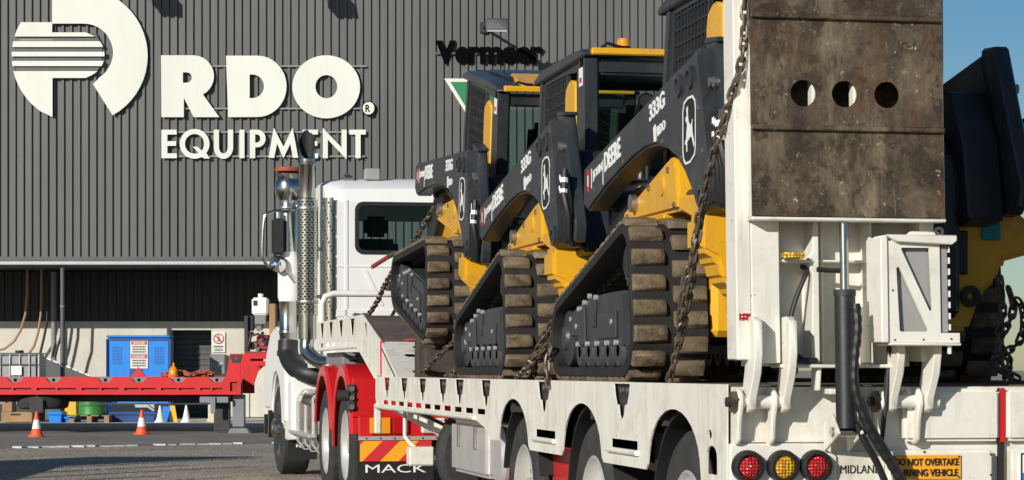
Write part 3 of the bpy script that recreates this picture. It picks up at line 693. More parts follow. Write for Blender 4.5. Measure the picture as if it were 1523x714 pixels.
cone(54.5, 650, .46, 'cone_orange', 'cone_white', 'orange and white traffic cone in front of the spare tyre', 'orange traffic cones')
cone(211, 646.5, .47, 'cone_orange', 'cone_white', 'orange and white traffic cone below the blue cabinet', 'orange traffic cones')
cone(238, 0, .36, 'cone_white', 'cone_white', 'plain white cone beside the yellow board under the red trailer', 'white cones', 51.6, .095)
cone(277, 0, .37, 'cone_white', 'cone_white', 'plain white cone standing alone in the dark doorway', 'white cones', 51.6, .095)
q = ip(249, 0, 51.9)
yb = thing('marker_board', 'blue and yellow marker board leaning between the two white cones', 'board', **at_wall(q[0], 51.9, .095))
MB().box(q[0] - .10, q[0] + .06, 51.88, 51.91, .095, .43).build('blue_panel', 'blue', yb)
MB().prism([(q[0] + .06, .095), (q[0] + .22, .095), (q[0] + .16, .45), (q[0] + .06, .45)], 'y', 51.87, 51.91).build('yellow_panel', 'yellow_plain', yb)
q = ip(328, 0, 51.9)
bo = thing('bollard', 'yellow steel bollard under the neck of the red trailer', 'bollard', **at_wall(q[0], 51.9, .095))
MB().lathe([(0, .92), (.10, .90), (.135, .84), (.135, .095)], (q[0], 51.9, 0), 'z', 20).build('tube', 'yellow_plain', bo)
MB().cyl((q[0], 51.9, .095), (q[0], 51.9, .13), .2, 16).build('flange', 'yellow_plain', bo)
q = ip(318, 0, 52.0)
cpz = thing('concrete_post', 'pale concrete post standing beside the yellow bollard', 'post', **at_wall(q[0] - .02, 52.0, .095))
MB().box(q[0] - .12, q[0] + .03, 51.95, 52.1, .095, 1.0).build('shaft', 'concrete', cpz, bevel=.02)
MB().box(q[0] - .14, q[0] + .05, 51.93, 52.12, .095, .16).build('foot', 'concrete', cpz, bevel=.01)
# no pedestrian notice and meter box
Y = RY + .02
a2 = ip(316, 524, Y); b2 = ip(335, 494, Y)
ns = thing('notice_board', 'white no pedestrians notice with red barred circle on the concrete wall', 'sign', **at_wall((a2[0] + b2[0]) / 2, Y, a2[1]))
MB().box(a2[0], b2[0], Y - .03, Y + .005, a2[1], b2[1]).build('board', 'sign_white', ns)
cx_ = (a2[0] + b2[0]) / 2; cz = b2[1] - .155
MB().holed(arc(cx_, cz, .125, 0, 345, 23), [arc(cx_, cz, .10, 0, 345, 23)], 'y', Y - .038, Y - .031).build('red_ring', 'sign_red', ns, smooth=False)
MB().bar((cx_ - .08, Y - .038, cz + .08), (cx_ + .08, Y - .038, cz - .08), .006, .024).build('red_bar', 'sign_red', ns)
f_ = MB()
f_.cyl((cx_, Y - .033, cz + .065), (cx_, Y - .0305, cz + .065), .018, 10)
for p0, p1, w_ in (((0, .04), (0, -.01), .03), ((0, -.01), (.035, -.08), .018), ((0, -.01), (-.035, -.08), .018), ((0, .035), (.045, 0), .014), ((0, .035), (-.045, 0), .014)):
    f_.bar((cx_ + p0[0], Y - .032, cz + p0[1]), (cx_ + p1[0], Y - .032, cz + p1[1]), .003, w_)
f_.build('walking_figure', 'ink', ns, smooth=False)
m_ = MB()
for i_ in range(9): m_.box(a2[0] + .03 + i_ * .025, a2[0] + .048 + i_ * .025, Y - .034, Y - .031, a2[1] + .115, a2[1] + .15)
m_.build('lettering', 'ink', ns, smooth=False)
for j in range(2):
    m_ = MB(); xx = a2[0] + .05
    while xx < b2[0] - .06: m_.box(xx, xx + .013, Y - .034, Y - .031, a2[1] + .03 + j * .035, a2[1] + .052 + j * .035); xx += .02
    m_.build('small_print', 'ink', ns, smooth=False)
a2 = ip(314, 557, Y); b2 = ip(337, 527, Y)
me_ = thing('meter_box', 'grey metal meter box mounted below the no pedestrians notice', 'box', **at_wall((a2[0] + b2[0]) / 2, Y, a2[1]))
MB().box(a2[0], b2[0], Y - .25, Y + .005, a2[1], b2[1]).build('case', 'grey_metal', me_, bevel=.015)
MB().box(a2[0] + .02, b2[0] - .02, Y - .258, Y - .251, a2[1] + .02, b2[1] - .02).build('door', 'grey_metal', me_)
MB().box(a2[0] + .2, b2[0] - .07, Y - .268, Y - .259, a2[1] + .2, b2[1] - .2).build('label', 'plate_white', me_)

# flat trailer standing in for an unseen vehicle, added to shadow the yard
pt = thing('shadow_trailer', 'stake sided flat trailer beyond the left edge, an unseen stand-in added to throw long shadows across the yard', 'trailer', (-8.6, 23.5, 0), R(3))
MB().box(-1.2, 1.2, -4, 4.5, 1.0, 1.25).build('deck', 'deck_steel', pt)
for i in range(6): MB().box(1.1, 1.2, -3.6 + i * 1.5, -3.5 + i * 1.5, 1.25, 2.2 + (i % 2) * .5).build('stake', 'dark_frame', pt)
MB().box(-1.2, 1.2, 4.4, 4.5, 1.25, 2.7).build('headboard', 'dark_frame', pt)
for y_ in (-3, -1.8, 3.2):
    for s_ in (-1, 1): MB().lathe([(.28, 0), (.45, 0), (.48, .05), (.48, .25), (.45, .3), (.28, .3)], (s_ * 1.05 - .15, y_, .48), 'x', 24, close=True).build('wheel', 'tyre', pt)
# ================================================================== compact track loaders
def hull(circles, n=40):
    pts = sorted({(round(cx + r * math.cos(2 * math.pi * i / n), 5), round(cz + r * math.sin(2 * math.pi * i / n), 5)) for cx, cz, r in circles for i in range(n)})
    def half(ps):
        h = []
        for p in ps:
            while len(h) > 1 and (h[-1][0] - h[-2][0]) * (p[1] - h[-2][1]) - (h[-1][1] - h[-2][1]) * (p[0] - h[-2][0]) <= 0: h.pop()
            h.append(p)
        return h
    a, b = half(pts), half(pts[::-1]); return a[:-1] + b[:-1]
def along(poly, step):
    P = [Vector((0, p[0], p[1])) for p in poly]; n = len(P); tot = sum((P[(i + 1) % n] - P[i]).length for i in range(n))
    k = round(tot / step); st_ = tot / k; out = []; d = 0; nxt = 0
    for i in range(n):
        a, b = P[i], P[(i + 1) % n]; l = (b - a).length
        while nxt < d + l - 1e-7 and len(out) < k:
            out.append((a + (b - a) * ((nxt - d) / l), (b - a).normalized())); nxt += st_
        d += l
    return out, st_
LUG = None
def make_loader():
    global OFF, LUG
    root = thing('track_loader', 'x', 'loader'); OFF = Vector((0, 0, 0))
    TH = [(.27, .235, .235), (.30, .585, .215), (1.74, .235, .235)]
    outer = hull([(a, b, r - .028) for a, b, r in TH]); inner = hull([(a, b, r - .075) for a, b, r in TH])
    for sgn in (-1, 1):
        c = -.76 if sgn < 0 else .83
        tk = MB().holed(outer, [inner], 'x', c - .2, c + .2).build('track', 'rubber', root, bevel=.006)
        # drive lugs inside the belt
        v = MB()
        for p, t in along(inner, .11)[0]:
            nrm = Vector((1, 0, 0)).cross(t); q = p - nrm * 0 
            ctr = Vector((0, .8, .33)); inw = (ctr - p); inw.x = 0; inw = (inw - t * inw.dot(t)).normalized()
            v.add([p + t * a_ + inw * h_ + Vector((c + x_, 0, 0)) for x_ in (-.06, .06) for a_, h_ in ((-.035, 0), (.035, 0), (.02, .04), (-.02, .04))], [(0, 1, 2, 3), (7, 6, 5, 4), (0, 4, 5, 1), (1, 5, 6, 2), (2, 6, 7, 3), (3, 7, 4, 0)])
        v.build('drive_lugs', 'rubber', tk)
        if LUG is None:
            LUG = MB().add([(-.092, -.044, -.004), (.086, -.044, -.004), (.086, .044, -.004), (-.092, .044, -.004), (-.088, -.033, .03), (.08, -.030, .03), (.08, .014, .03), (.045, .014, .03), (.045, .033, .03), (-.088, .033, .03)],
                           [(0, 3, 2, 1), (4, 5, 6, 7, 8, 9), (0, 1, 5, 4), (1, 2, 6, 5), (2, 3, 9, 8), (2, 8, 7, 6), (3, 0, 4, 9)]).build('lug', 'lug', tk, bevel=.006)
            first = True
        for col in (-1, 1):
            pts, st_ = along(outer, .125)
            for i, (p, t) in enumerate(pts):
                if col > 0: p = p + t * st_ * .45
                ctr = Vector((0, .8, .33)); ow = (p - ctr); ow = (ow - t * ow.dot(t)).normalized()
                xa = Vector((1, 0, 0)) * (1 if col < 0 else -1); ya = ow.cross(xa)
                m_ = Matrix((xa, ya, ow)).transposed().to_4x4(); m_.translation = Vector((c + col * .103, p.y, p.z))
                if first: LUG.matrix_local = m_; first = False
                else:
                    l_ = LUG.copy(); C.objects.link(l_); l_.parent = tk; l_.matrix_local = m_
        # undercarriage
        xo = c + sgn * .185; xi = c - sgn * .16
        xa, xb = min(xo, xi), max(xo, xi)
        fr = MB().prism([(.30, .165), (1.30, .165), (1.32, .21), (1.46, .21), (1.52, .24), (1.52, .36), (1.40, .395), (1.10, .435), (.62, .45), (.30, .45)], 'x', xa, xb).build('track_frame', 'under_grey', root, bevel=.018, seg=2)
        xs = xo + sgn * .004; xs0, xs1 = min(xo, xs + sgn * .01), max(xo, xs + sgn * .01)
        MB().prism([(1.10, .19), (1.24, .19), (1.26, .24), (1.46, .24), (1.47, .345), (1.12, .385)], 'x', xs0, xs1).build('cover_plate', 'under_grey', fr, bevel=.004)
        MB().prism([(.88, .28), (.96, .28), (.97, .41), (.86, .41)], 'x', xs0, xs1).build('access_plate', 'under_grey', fr, bevel=.004)
        MB().prism([(.42, .22), (.82, .22), (.82, .35), (.42, .35)], 'x', xs0, xs1).build('cover_plate', 'under_grey', fr, bevel=.004)
        for (by, bz) in ((.42, .195), (.62, .195), (.84, .195), (1.06, .195), (1.28, .195), (.86, .43), (1.0, .44), (1.25, .38), (1.44, .33), (1.3, .29), (.5, .30), (1.12, .41)):
            MB().cyl((xo, by, bz), (xo + sgn * .02, by, bz), .014, 8).build('bolt', 'alloy', fr)
        for i in range(5):
            yy = .42 + i * .215
            MB().lathe([(.03, 0), (.075, 0), (.095, .02), (.095, .07), (.06, .09), (.06, .22), (.095, .24), (.095, .30), (.03, .31)], (xo - (.32 if sgn > 0 else 0) + (0.0), yy, .155), 'x', 18).build('roller', 'under_grey', root)
        for (yy, zz_, rr_) in ((.27, .235, .15), (1.74, .235, .15)):
            MB().lathe([(0, 0), (.06, 0), (.07, .02), (rr_, .03), (rr_, .10), (.08, .12), (.08, .26), (rr_, .28), (rr_, .34), (0, .35)], (c - .17, yy, zz_), 'x', 24).build('idler', 'under_grey', root)
        sp2 = MB().prism([(.30 + (.135 if k % 2 else .11) * math.cos(R(k * 12)), .585 + (.135 if k % 2 else .11) * math.sin(R(k * 12))) for k in range(30)], 'x', c - .15, c + .15).build('sprocket', 'under_grey', root, bevel=.004)
        MB().cyl((c - .17, .30, .585), (c + .17, .30, .585), .07, 16).build('hub', 'black_paint', sp2)
        # yellow bracket over the track
        xa, xb = (-.70, -.5) if sgn < 0 else (.5, .70)
        bk = MB().prism([(1.28, .83), (1.25, .90), (.34, 1.10), (.24, 1.10), (.18, 1.04), (.14, .83)], 'x', xa, xb).build('arm_bracket', 'yellow', root, bevel=.02, seg=2)
        MB().cyl((sgn * .70, .98, .92), (sgn * .735, .98, .92), .045, 14).build('pivot_pin', 'steel', bk)
        MB().cyl((sgn * .70, .45, .97), (sgn * .708, .45, .97), .05, 14).build('boss', 'yellow', bk)
        MB().prism([(.13, .83), (.13, .90), (-.3, .88), (-.42, .80), (-.42, .70), (-.2, .76)], 'x', xa, xb).build('side_step', 'yellow', root, bevel=.012)
        # boom
        xa, xb = (-.79, -.655) if sgn < 0 else (.655, .79)
        BP = [(1.78, 1.18), (1.83, 1.165), (1.845, .97), (1.74, .925), (1.58, .965)] + [(1.3, 1.03), (1.0, 1.085), (.72, 1.13), (.48, 1.155), (.25, 1.155), (.05, 1.12), (-.14, 1.06), (-.30, .97), (-.42, .88), (-.50, .80), (-.62, .76), (-.72, .80), (-.74, .90), (-.70, 1.05), (-.52, 1.53)]
        bm_ = MB().prism(BP, 'x', xa, xb).build('boom', 'boom_grey', root, bevel=.014, seg=2)
        xf_ = sgn * .79; x2 = sgn * .803
        for (by, bz, br) in ((-.20, 1.39, .055), (-.40, 1.405, .055), (-.61, .84, .06)):
            MB().lathe([(br, 0), (br, .012), (br * .6, .018), (br * .6, .004), (0, .004)], (xf_, by, bz), 'x', 18).xf(Matrix.Translation((xf_, 0, 0)) @ Matrix.Scale(sgn, 4, (1, 0, 0)) @ Matrix.Translation((-xf_, 0, 0))).build('pin_cap', 'boom_grey', bm_)
        MB().prism([(1.35, 1.02), (1.79, 1.0), (2.16, .58), (2.22, .22), (2.06, .18), (1.96, .48), (1.45, .90)], 'x', (-.62 if sgn < 0 else .50), (-.50 if sgn < 0 else .62)).build('boom_nose', 'black_paint', root, bevel=.012)
        # rear upright with ear, hoses
        xa, xb = (-.745, -.66) if sgn < 0 else (.66, .745)
        up = MB().prism([(-.50, 1.56), (-.66, 1.55), (-.82, 1.20), (-.98, .88), (-.95, .78), (-.89, .82), (-.82, .76), (-.60, .80), (-.45, 1.2)], 'x', xa + .003, xb - .003).build('rear_upright', 'boom_grey', root, bevel=.012)
        if sgn < 0: MB().prism([(-.50, 1.545), (-.69, 1.535), (-.695, 1.556), (-.50, 1.575)], 'x', xa - .002, xb + .002).build('top_plate', 'boom_grey', up, bevel=.005)
        MB().prism([(-.46, 1.36), (-.60, 1.34), (-.74, 1.10), (-.82, .74), (-.45, .70), (-.40, 1.2)], 'x', (-.655 if sgn < 0 else .47), (-.47 if sgn < 0 else .655)).build('inner_tower', 'black_paint', root, bevel=.015)
        for (by, bz) in ((-.63, 1.36), (-.70, 1.35)):
            MB().cyl((sgn * .74, by, bz), (sgn * .765, by, bz), .024, 10).build('bolt', 'steel', up)
        for j in range(3):
            pth = [(sgn * (.765 + .012 * j), -.76 - .07 * j, 1.20), (sgn * (.785 + .01 * j), -.82 - .06 * j, 1.06), (sgn * .78, -.84 - .06 * j, .94), (sgn * .76, -.78 - .06 * j, .80)]
            hz = MB().tube(pth, .022, 8).build('hose', 'hose', root)
            for (k0, k1) in ((.15, .35), (.62, .78)):
                a_, b_ = Vector(pth[0]), Vector(pth[1])
                MB().cyl(a_.lerp(b_, k0 + .1 * j), a_.lerp(b_, k1 + .1 * j), .0245, 8).build('hose_band', 'hose_band', hz)
        # lift cylinder under the boom arch
        cy_ = MB().cyl((sgn * .62, -.1, .86), (sgn * .62, .9, 1.02), .035, 14).build('lift_cylinder', 'black_paint', root)
        MB().cyl((sgn * .62, .9, 1.02), (sgn * .62, 1.45, 1.07), .02, 12).build('rod', 'chrome', cy_)
    for sgn in (-1, 1):
        for j in range(3):
            MB().tube([(sgn * (.58 + .03 * j), -.55, 1.30 - .03 * j), (sgn * (.57 + .03 * j), -.2, 1.22), (sgn * (.56 + .03 * j), .3, 1.12 - .03 * j), (sgn * (.56 + .03 * j), .9, 1.06 - .02 * j), (sgn * (.56 + .02 * j), 1.5, 1.0)], .016, 8).build('boom_hose', 'hose', root)
        for (by, bz) in ((1.55, 1.03), (.9, 1.13), (.1, 1.16), (-.25, 1.05), (-.55, 1.25), (-.62, 1.05)):
            MB().cyl((sgn * .79, by, bz), (sgn * .798, by, bz), .012, 6).build('boom_bolt', 'steel', root)
        for (by, bz) in ((.2, .86), (1.15, .86), (.32, 1.04), (.7, .98)):
            MB().cyl((sgn * .70, by, bz), (sgn * .712, by, bz), .016, 6).build('bracket_bolt', 'steel', root)
        MB().box(sgn * .60 - .10, sgn * .60 + .10, .42, 1.2, .805, .83).build('bracket_foot', 'yellow', root, bevel=.008)
    # decals on the left boom
    bm_ = [o for o in root.children if o.name.startswith('boom') and 'nose' not in o.name][0]
    xd = -.7915; sl = math.atan2(1.53 - 1.185, 1.72 + .52); rt_ = (0, -math.cos(sl), math.sin(sl)); upv = (0, math.sin(sl), math.cos(sl))
    def dp(y, z): return (xd, y, z)
    v = MB(); text(v, 'DEERE', dp(1.32, 1.105), rt_, upv, .36, .105, .003, .03)
    v.build('lettering', 'plate_white', bm_, smooth=False)
    v = MB(); text(v, 'JOHN', dp(1.60, 1.075), rt_, upv, .22, .06, .003, .02); v.build('lettering', 'plate_white', bm_, smooth=False)
    for (a_, b_) in ((1.64, 1.635), (1.365, 1.36)): MB().prism([(a_, 1.045), (b_, 1.045), (b_, 1.155 + (1.6 - a_) * .1), (a_, 1.155 + (1.6 - a_) * .1)], 'x', xd - .0015, xd + .0015).build('lettering_frame', 'plate_white', bm_, smooth=False)
    MB().box(xd - .0015, xd + .0015, 1.70, 1.735, 1.03, 1.15).build('reflector', 'sign_red', bm_, smooth=False)
    MB().box(xd - .0018, xd + .0015, 1.705, 1.73, 1.06, 1.12).build('reflector', 'plate_white', bm_, smooth=False)
    v = MB(); text(v, '333G', dp(.36, 1.275), rt_, upv, .30, .085, .003, .03); v.build('model_number', 'plate_white', bm_, smooth=False)
    v = MB(); text(v, 'RDO', dp(.20, 1.19), rt_, upv, .15, .05, .003, .03)
    v.prism([(.27, 1.17), (.23, 1.17), (.225, 1.235), (.25, 1.255), (.285, 1.24)], 'x', xd - .0015, xd + .0015); v.build('dealer_mark', 'plate_white', bm_, smooth=False)
    # deer emblem: shield outline and leaping deer
    def em(l, cx=-.385, cz=1.165, sx=.115, sz=.155): return [(cx - a_ * sx, cz + b_ * sz) for a_, b_ in l]
    sh = [(-1, .62), (-.82, .88), (-.2, 1), (.55, 1), (.9, .85), (1, .6), (1, -.55), (.85, -.8), (.2, -.98), (-.55, -1), (-.88, -.85), (-1, -.6)]
    MB().prism(em(sh), 'x', xd - .001, xd + .0015).build('emblem_field', 'ink', bm_, smooth=False)
    MB().holed(em(sh), [em([(a_ * .9, b_ * .93) for a_, b_ in sh])], 'x', xd - .0022, xd + .001).build('emblem_border', 'plate_white', bm_, smooth=False)
    deer = [(-.62, -.40), (-.60, -.30), (-.42, -.22), (-.40, -.05), (-.30, .15), (-.42, .30), (-.55, .28), (-.52, .40), (-.36, .46), (-.44, .68), (-.36, .70), (-.32, .55), (-.25, .74), (-.18, .72), (-.2, .52), (-.16, .40), (-.08, .25), (.30, .12), (.48, .30), (.52, .28), (.46, .10), (.52, -.10), (.82, -.48), (.72, -.55), (.42, -.25), (.22, -.20), (-.05, -.28), (-.30, -.35), (-.28, -.62), (-.40, -.62), (-.44, -.40)]
    MB().prism(em(deer), 'x', xd - .0022, xd + .001).build('emblem_deer', 'plate_white', bm_, smooth=False)
    # chassis
    MB().box(-.545, .545, .05, 1.9, .22, .80).build('chassis', 'yellow', root, bevel=.03)
    MB().box(-.53, .53, .1, 1.7, .80, .98).build('upper_chassis', 'black_paint', root, bevel=.02)
    hp = [(-.55, .24), (.55, .24), (.62, .42), (.70, .47), (.72, .56), (.88, .60), (.88, .74), (.76, .82), (-.68, .82), (-.80, .76), (-.80, .60), (-.72, .56), (-.70, .47), (-.62, .42)]
    cw = MB().prism(hp, 'y', -.62, -.36).build('counterweight', 'yellow', root, bevel=.022, seg=2)
    for s_ in (1,): MB().box(.61, .71, -.632, -.621, .66, .74).build('tail_lamp', 'teal', cw, bevel=.004)
    for s_ in (-1, 1):
        if 0: MB().box(s_ * .66 - .05, s_ * .66 + .05, -.632, -.621, .66, .74).build('tail_lamp', 'teal', cw, bevel=.004)
        MB().box(s_ * .50 - .03, s_ * .50 + .03, -.66, -.621, .50, .70).build('latch', 'black_paint', cw, bevel=.006)
        MB().lathe([(.02, 0), (.05, 0), (.05, .03), (.02, .03)], (s_ * .55, -.65, .40), 'y', 14).build('tow_eye', 'black_paint', cw)
    MB().box(-.48, .48, -.70, .05, .30, .80).build('engine_bay', 'black_paint', root, bevel=.03)
    hd = MB().prism([(-.72, .60), (-.73, .95), (-.66, 1.08), (-.4, 1.20), (-.12, 1.24), (-.12, .70)], 'x', -.47, .47).build('engine_hood', 'black_paint', root, bevel=.04, seg=2)
    for i in range(7): MB().box(-.38, .38, -.742, -.731, .64 + i * .042, .664 + i * .042).build('grille_slat', 'boom_grey', hd)
    MB().prism([(-.34, .82), (-.34, .92), (-.1, 1.14), (.0, 1.14), (.0, .82)], 'x', -.56, -.475).build('side_shield', 'yellow', root, bevel=.015)
    MB().prism([(-.34, .82), (-.34, .92), (-.1, 1.14), (.0, 1.14), (.0, .82)], 'x', .475, .56).build('side_shield', 'yellow', root, bevel=.015)
    ex = MB().tube([(-.2, -.42, 1.0), (-.2, -.42, 1.42), (-.2, -.46, 1.54), (-.2, -.56, 1.60)], .055, 16, cap=False).build('exhaust', 'chrome', root)
    MB().tube([(-.2, -.42, 1.38), (-.2, -.42, 1.42), (-.2, -.46, 1.54), (-.2, -.555, 1.597)], .049, 16, cap=True).build('bore', 'dark', ex)
    # cab
    cb_ = MB()
    for s_ in (-1, 1):
        xa, xb = (-.53, -.44) if s_ < 0 else (.44, .53)
        cb_.prism([(-.12, .95), (.12, .95), (.12, 1.80), (.09, 1.90), (.0, 1.97), (-.13, 1.93), (-.14, 1.5)], 'x', xa, xb)
        cb_.prism([(1.16, .9), (1.26, .9), (1.30, 1.5), (1.20, 1.97), (1.10, 1.97), (1.20, 1.5)], 'x', xa, xb)
        cb_.box(xa, xb, .02, 1.18, 1.90, 1.97)
    cb_.box(-.44, .44, -.13, -.02, 1.82, 1.91); cb_.box(-.44, .44, 1.12, 1.2, 1.88, 1.97)
    cab = cb_.build('cab_frame', 'boom_grey', root, bevel=.015, seg=2)
    rf = MB().prism([(-.16, 1.945), (-.10, 1.972), (.2, 1.985), (1.1, 1.985), (1.32, 1.945), (1.32, 1.91), (-.16, 1.925)], 'x', -.55, .55).build('roof', 'boom_grey', root, bevel=.012)
    MB().prism([(.15, 1.985), (.2, 2.01), (.95, 2.01), (1.05, 1.985)], 'x', -.40, .42).build('roof_hatch', 'boom_grey', rf, bevel=.015)
    MB().box(-.50, .50, -.19, -.13, 1.93, 1.972).build('roof_trim', 'yellow', rf, bevel=.008)
    MB().prism([(-.13, 1.95), (-.13, 1.975), (.30, 2.03), (.32, 1.98)], 'x', -.36, .36).build('roof_panel', 'yellow', rf, bevel=.01)
    bc = MB().lathe([(.045, 0), (.048, .01), (.045, .02)], (-.26, -.04, 1.98), 'z', 18).build('beacon_base', 'hose', rf)
    MB().lathe([(.042, .02), (.042, .03), (.040, .06), (.032, .068), (0, .07)], (-.26, -.04, 1.98), 'z', 18).build('beacon_dome', 'orange_lens', rf)
    MB().cyl((-.48, -.05, 1.96), (-.485, -.06, 2.12), .005, 6).build('antenna', 'hose', rf)
    MB().tube([(-.44, -.17, 1.97), (-.40, -.18, 2.0), (-.34, -.17, 1.985), (-.28, -.14, 1.98)], .01, 6).build('cable', 'hose', rf)
    for s_ in (-1, 1):
        MB().lathe([(0, 0), (.045, 0), (.055, .012), (.055, .04), (.03, .05), (0, .05)], (s_ * .53 - (.05 if s_ > 0 else 0), -.03, 1.90), 'x', 16).build('work_lamp', 'steel', cab)
        xs = s_ * .535
        # side panel with expanded screen
        sp3 = MB().holed([(.12, .92), (1.18, .92), (1.22, 1.5), (1.14, 1.93), (.12, 1.93)], [[(.45, 1.02), (1.10, 1.02), (1.13, 1.5), (1.08, 1.885), (.45, 1.885)], [(.13, 1.0), (.425, 1.0), (.425, 1.885), (.13, 1.86)]], 'x', s_ * .505 - .012, s_ * .505 + .012).build('side_panel', 'boom_grey', root, smooth=False)
        v = MB()
        for i in range(11): yy = .45 + i * .064; v.box(s_ * .505 - .008, s_ * .505 + .008, yy, yy + .014, 1.0, 1.90)
        for i in range(12): zz_ = 1.05 + i * .074; v.box(s_ * .505 - .0075, s_ * .505 + .0075, .43, 1.12, zz_, zz_ + .012)
        v.build('side_screen', 'black_paint', sp3, smooth=False)
        MB().prism([(.125, 1.0), (.41, 1.0), (.425, 1.72), (.40, 1.79), (.30, 1.835), (.13, 1.80)], 'x', s_ * .50 - .035, s_ * .50 + .035).build('grab_panel', 'yellow', root, bevel=.015)
        stck = MB().box(s_ * .53 - .002, s_ * .53 + .002, -.06, .04, 1.76, 1.87).build('warning_sticker', 'plate_white', cab, smooth=False)
        MB().box(s_ * .53 - .003, s_ * .53 + .003, -.04, .02, 1.78, 1.81).build('sticker_print', 'sign_red', stck, smooth=False)
    MB().box(-.44, .44, -.09, -.075, 1.24, 1.80).build('rear_window', 'glass_dark', root)
    MB().box(-.44, .44, 1.18, 1.19, 1.0, 1.88).build('front_window', 'glass_dark', root)
    MB().box(-.46, .46, -.10, 1.2, .90, 1.0).build('cab_floor', 'black_paint', root)
    st2 = MB().box(-.25, .25, .25, .75, 1.0, 1.15).build('seat', 'seat', root, bevel=.05, seg=2)
    MB().prism([(.18, 1.12), (.36, 1.12), (.30, 1.68), (.18, 1.68)], 'x', -.22, .22).build('seat_back', 'seat', st2, bevel=.05, seg=2)
    MB().box(-.38, -.28, .25, .85, 1.15, 1.24).build('armrest', 'yellow', root, bevel=.02)
    # front coupler
    MB().box(-.60, .60, 2.03, 2.15, .20, .52).build('coupler', 'black_paint', root, bevel=.02)
    MB().cyl((-.65, 1.70, .98), (.65, 1.70, .98), .06, 16).build('cross_tube', 'black_paint', root)
    for o in list(root.children):
        if o.name.split('.')[0] in ('cab_frame', 'roof', 'side_panel', 'grab_panel', 'rear_window', 'front_window', 'cab_floor', 'seat', 'armrest'): o.location.y -= .22
        if o.name.startswith('exhaust'): o.location.y -= .06; o.location.z += .04
    return root
DZ = 1.173
ld3 = make_loader()
ld2 = copy_tree(ld3); ld1 = copy_tree(ld3)
GL = 'black and yellow track loaders chained on the trailer'
for o, (x_, y_, z_), tilt, lab in ((ld3, (.935, 1.65, DZ), 0, 'black and yellow track loader nearest the raised ramp, half hidden by it'),
                                   (ld2, (.935, 4.88, DZ), 0, 'black and yellow track loader in the middle with an orange beacon on its roof'),
                                   (ld1, (.935, 8.0, DZ + .20), 11, 'black and yellow track loader nearest the truck cab, nose up on the gooseneck slope')):
    if o is ld1:
        for r_ in list(o.children):
            for b_ in list(r_.children):
                if b_.name.startswith('beacon'): bpy.data.objects.remove(b_)
    o.location = tr(x_, y_, z_); o.rotation_euler = (R(tilt), 0, AN); o.scale = (.945, 1, 1); tag(o, lab, 'loader', GL)
# ================================================================== white low loader trailer
tl = tthing('low_loader_trailer', 'dirty white low loader trailer carrying three track loaders, its tail ramp folded up', 'trailer', (1.25, 5.2, 0))
AX = (.85, 2.70, 4.55)
bot = [(0, 1.176), (0, .45), (.36, .45)]
for i, a_ in enumerate(AX):
    lo = .775 if i < 2 else .80
    if i == 0: bot += [(.385, .62)]
    bot += [(a_ - .46, .80)] if i else [(.39, .77)]
    bot += [(a_ + .45 * math.cos(R(180 - k * 12)), .80 + .262 * math.sin(R(180 - k * 12))) for k in range(1, 15)]
    bot += [(a_ + .46, .80), (a_ + .49, .775 if i < 2 else .80)] + ([(AX[i + 1] - .5, .775)] if i < 2 else [])
bot += [(5.27, .80), (5.50, .87), (5.75, .905), (10.42, .905), (10.50, .93), (10.56, 1.0), (10.56, 1.176)]
KY = [9.9, 8.95, 8.03, 7.12, 6.43, 5.45, 3.66, 1.82]
def keyhole(y): return [(y + .17, 1.168), (y - .17, 1.168), (y - .145, 1.11), (y - .115, 1.07), (y - .07, 1.065), (y - .05, 1.02), (y - .025, 1.0), (y + .025, 1.0), (y + .05, 1.02), (y + .07, 1.065), (y + .115, 1.07), (y + .145, 1.11)]
holes = [keyhole(y) for y in KY]
for i in range(11): y = 10.12 - i * .435; holes.append([(y, .95), (y, .985), (y - .30, .985), (y - .30, .95)])
for y in (3.62, 1.77): holes.append([(y + .27, .855), (y + .27, .90), (y - .27, .90), (y - .27, .855)])
for y in (3.70, 1.85): holes.append(arc(y, .972, .016, 0, 330, 10, .03))
holes.append([(.14, .80), (.30, .80), (.30, .86)] + arc(.22, .87, .08, 0, 180, 8, .05)[1:-1] + [(.14, .86)])
holes.append(arc(.25, .965, .03, 0, 330, 10, .022))
sr = MB().holed(bot, holes, 'x', 0, .008).build('side_rail', 'white', tl, smooth=False)
sr2 = MB().holed(bot, holes, 'x', 2.492, 2.5).build('side_rail', 'white', tl, smooth=False)
for y in KY:
    for xx in (.024, 2.446):
        MB().box(xx, xx + .03, y - .2, y + .2, .985, 1.160).build('stake_pocket', 'dark_frame', sr if xx < 1 else sr2)
    for dy_ in (-.06, .06): MB().cyl((.010, y + dy_, 1.135), (.024, y + dy_, 1.135), .014, 8).build('pocket_bolt', 'steel', sr)
MB().tube([(-.012, 10.45, .925), (-.012, 5.8, .925)], .016, 8).build('lower_tube', 'white', sr)
MB().tube([(-.010, 3.92, .845), (-.010, 3.34, .845)], .014, 8).build('step_bar', 'white', sr)
MB().tube([(-.010, 2.07, .845), (-.010, 1.47, .845)], .014, 8).build('step_bar', 'white', sr)
dk = MB().box(.024, 2.476, .02, 9.32, 1.10, 1.168).build('deck', 'deck_steel', tl)
for i in range(18): MB().box(.03, 2.47, .1 + i * .51, .1 + i * .51 + .06, 1.168, 1.172).build('deck_strip', 'deck_steel', dk)
for xx in (.75, 1.60): MB().box(xx, xx + .15, .1, 10.5, .72, 1.10).build('chassis_beam', 'dark_frame', tl)
for i in range(14): MB().box(.03, 2.47, .4 + i * .72, .46 + i * .72, .98, 1.10).build('cross_member', 'dark_frame', tl)
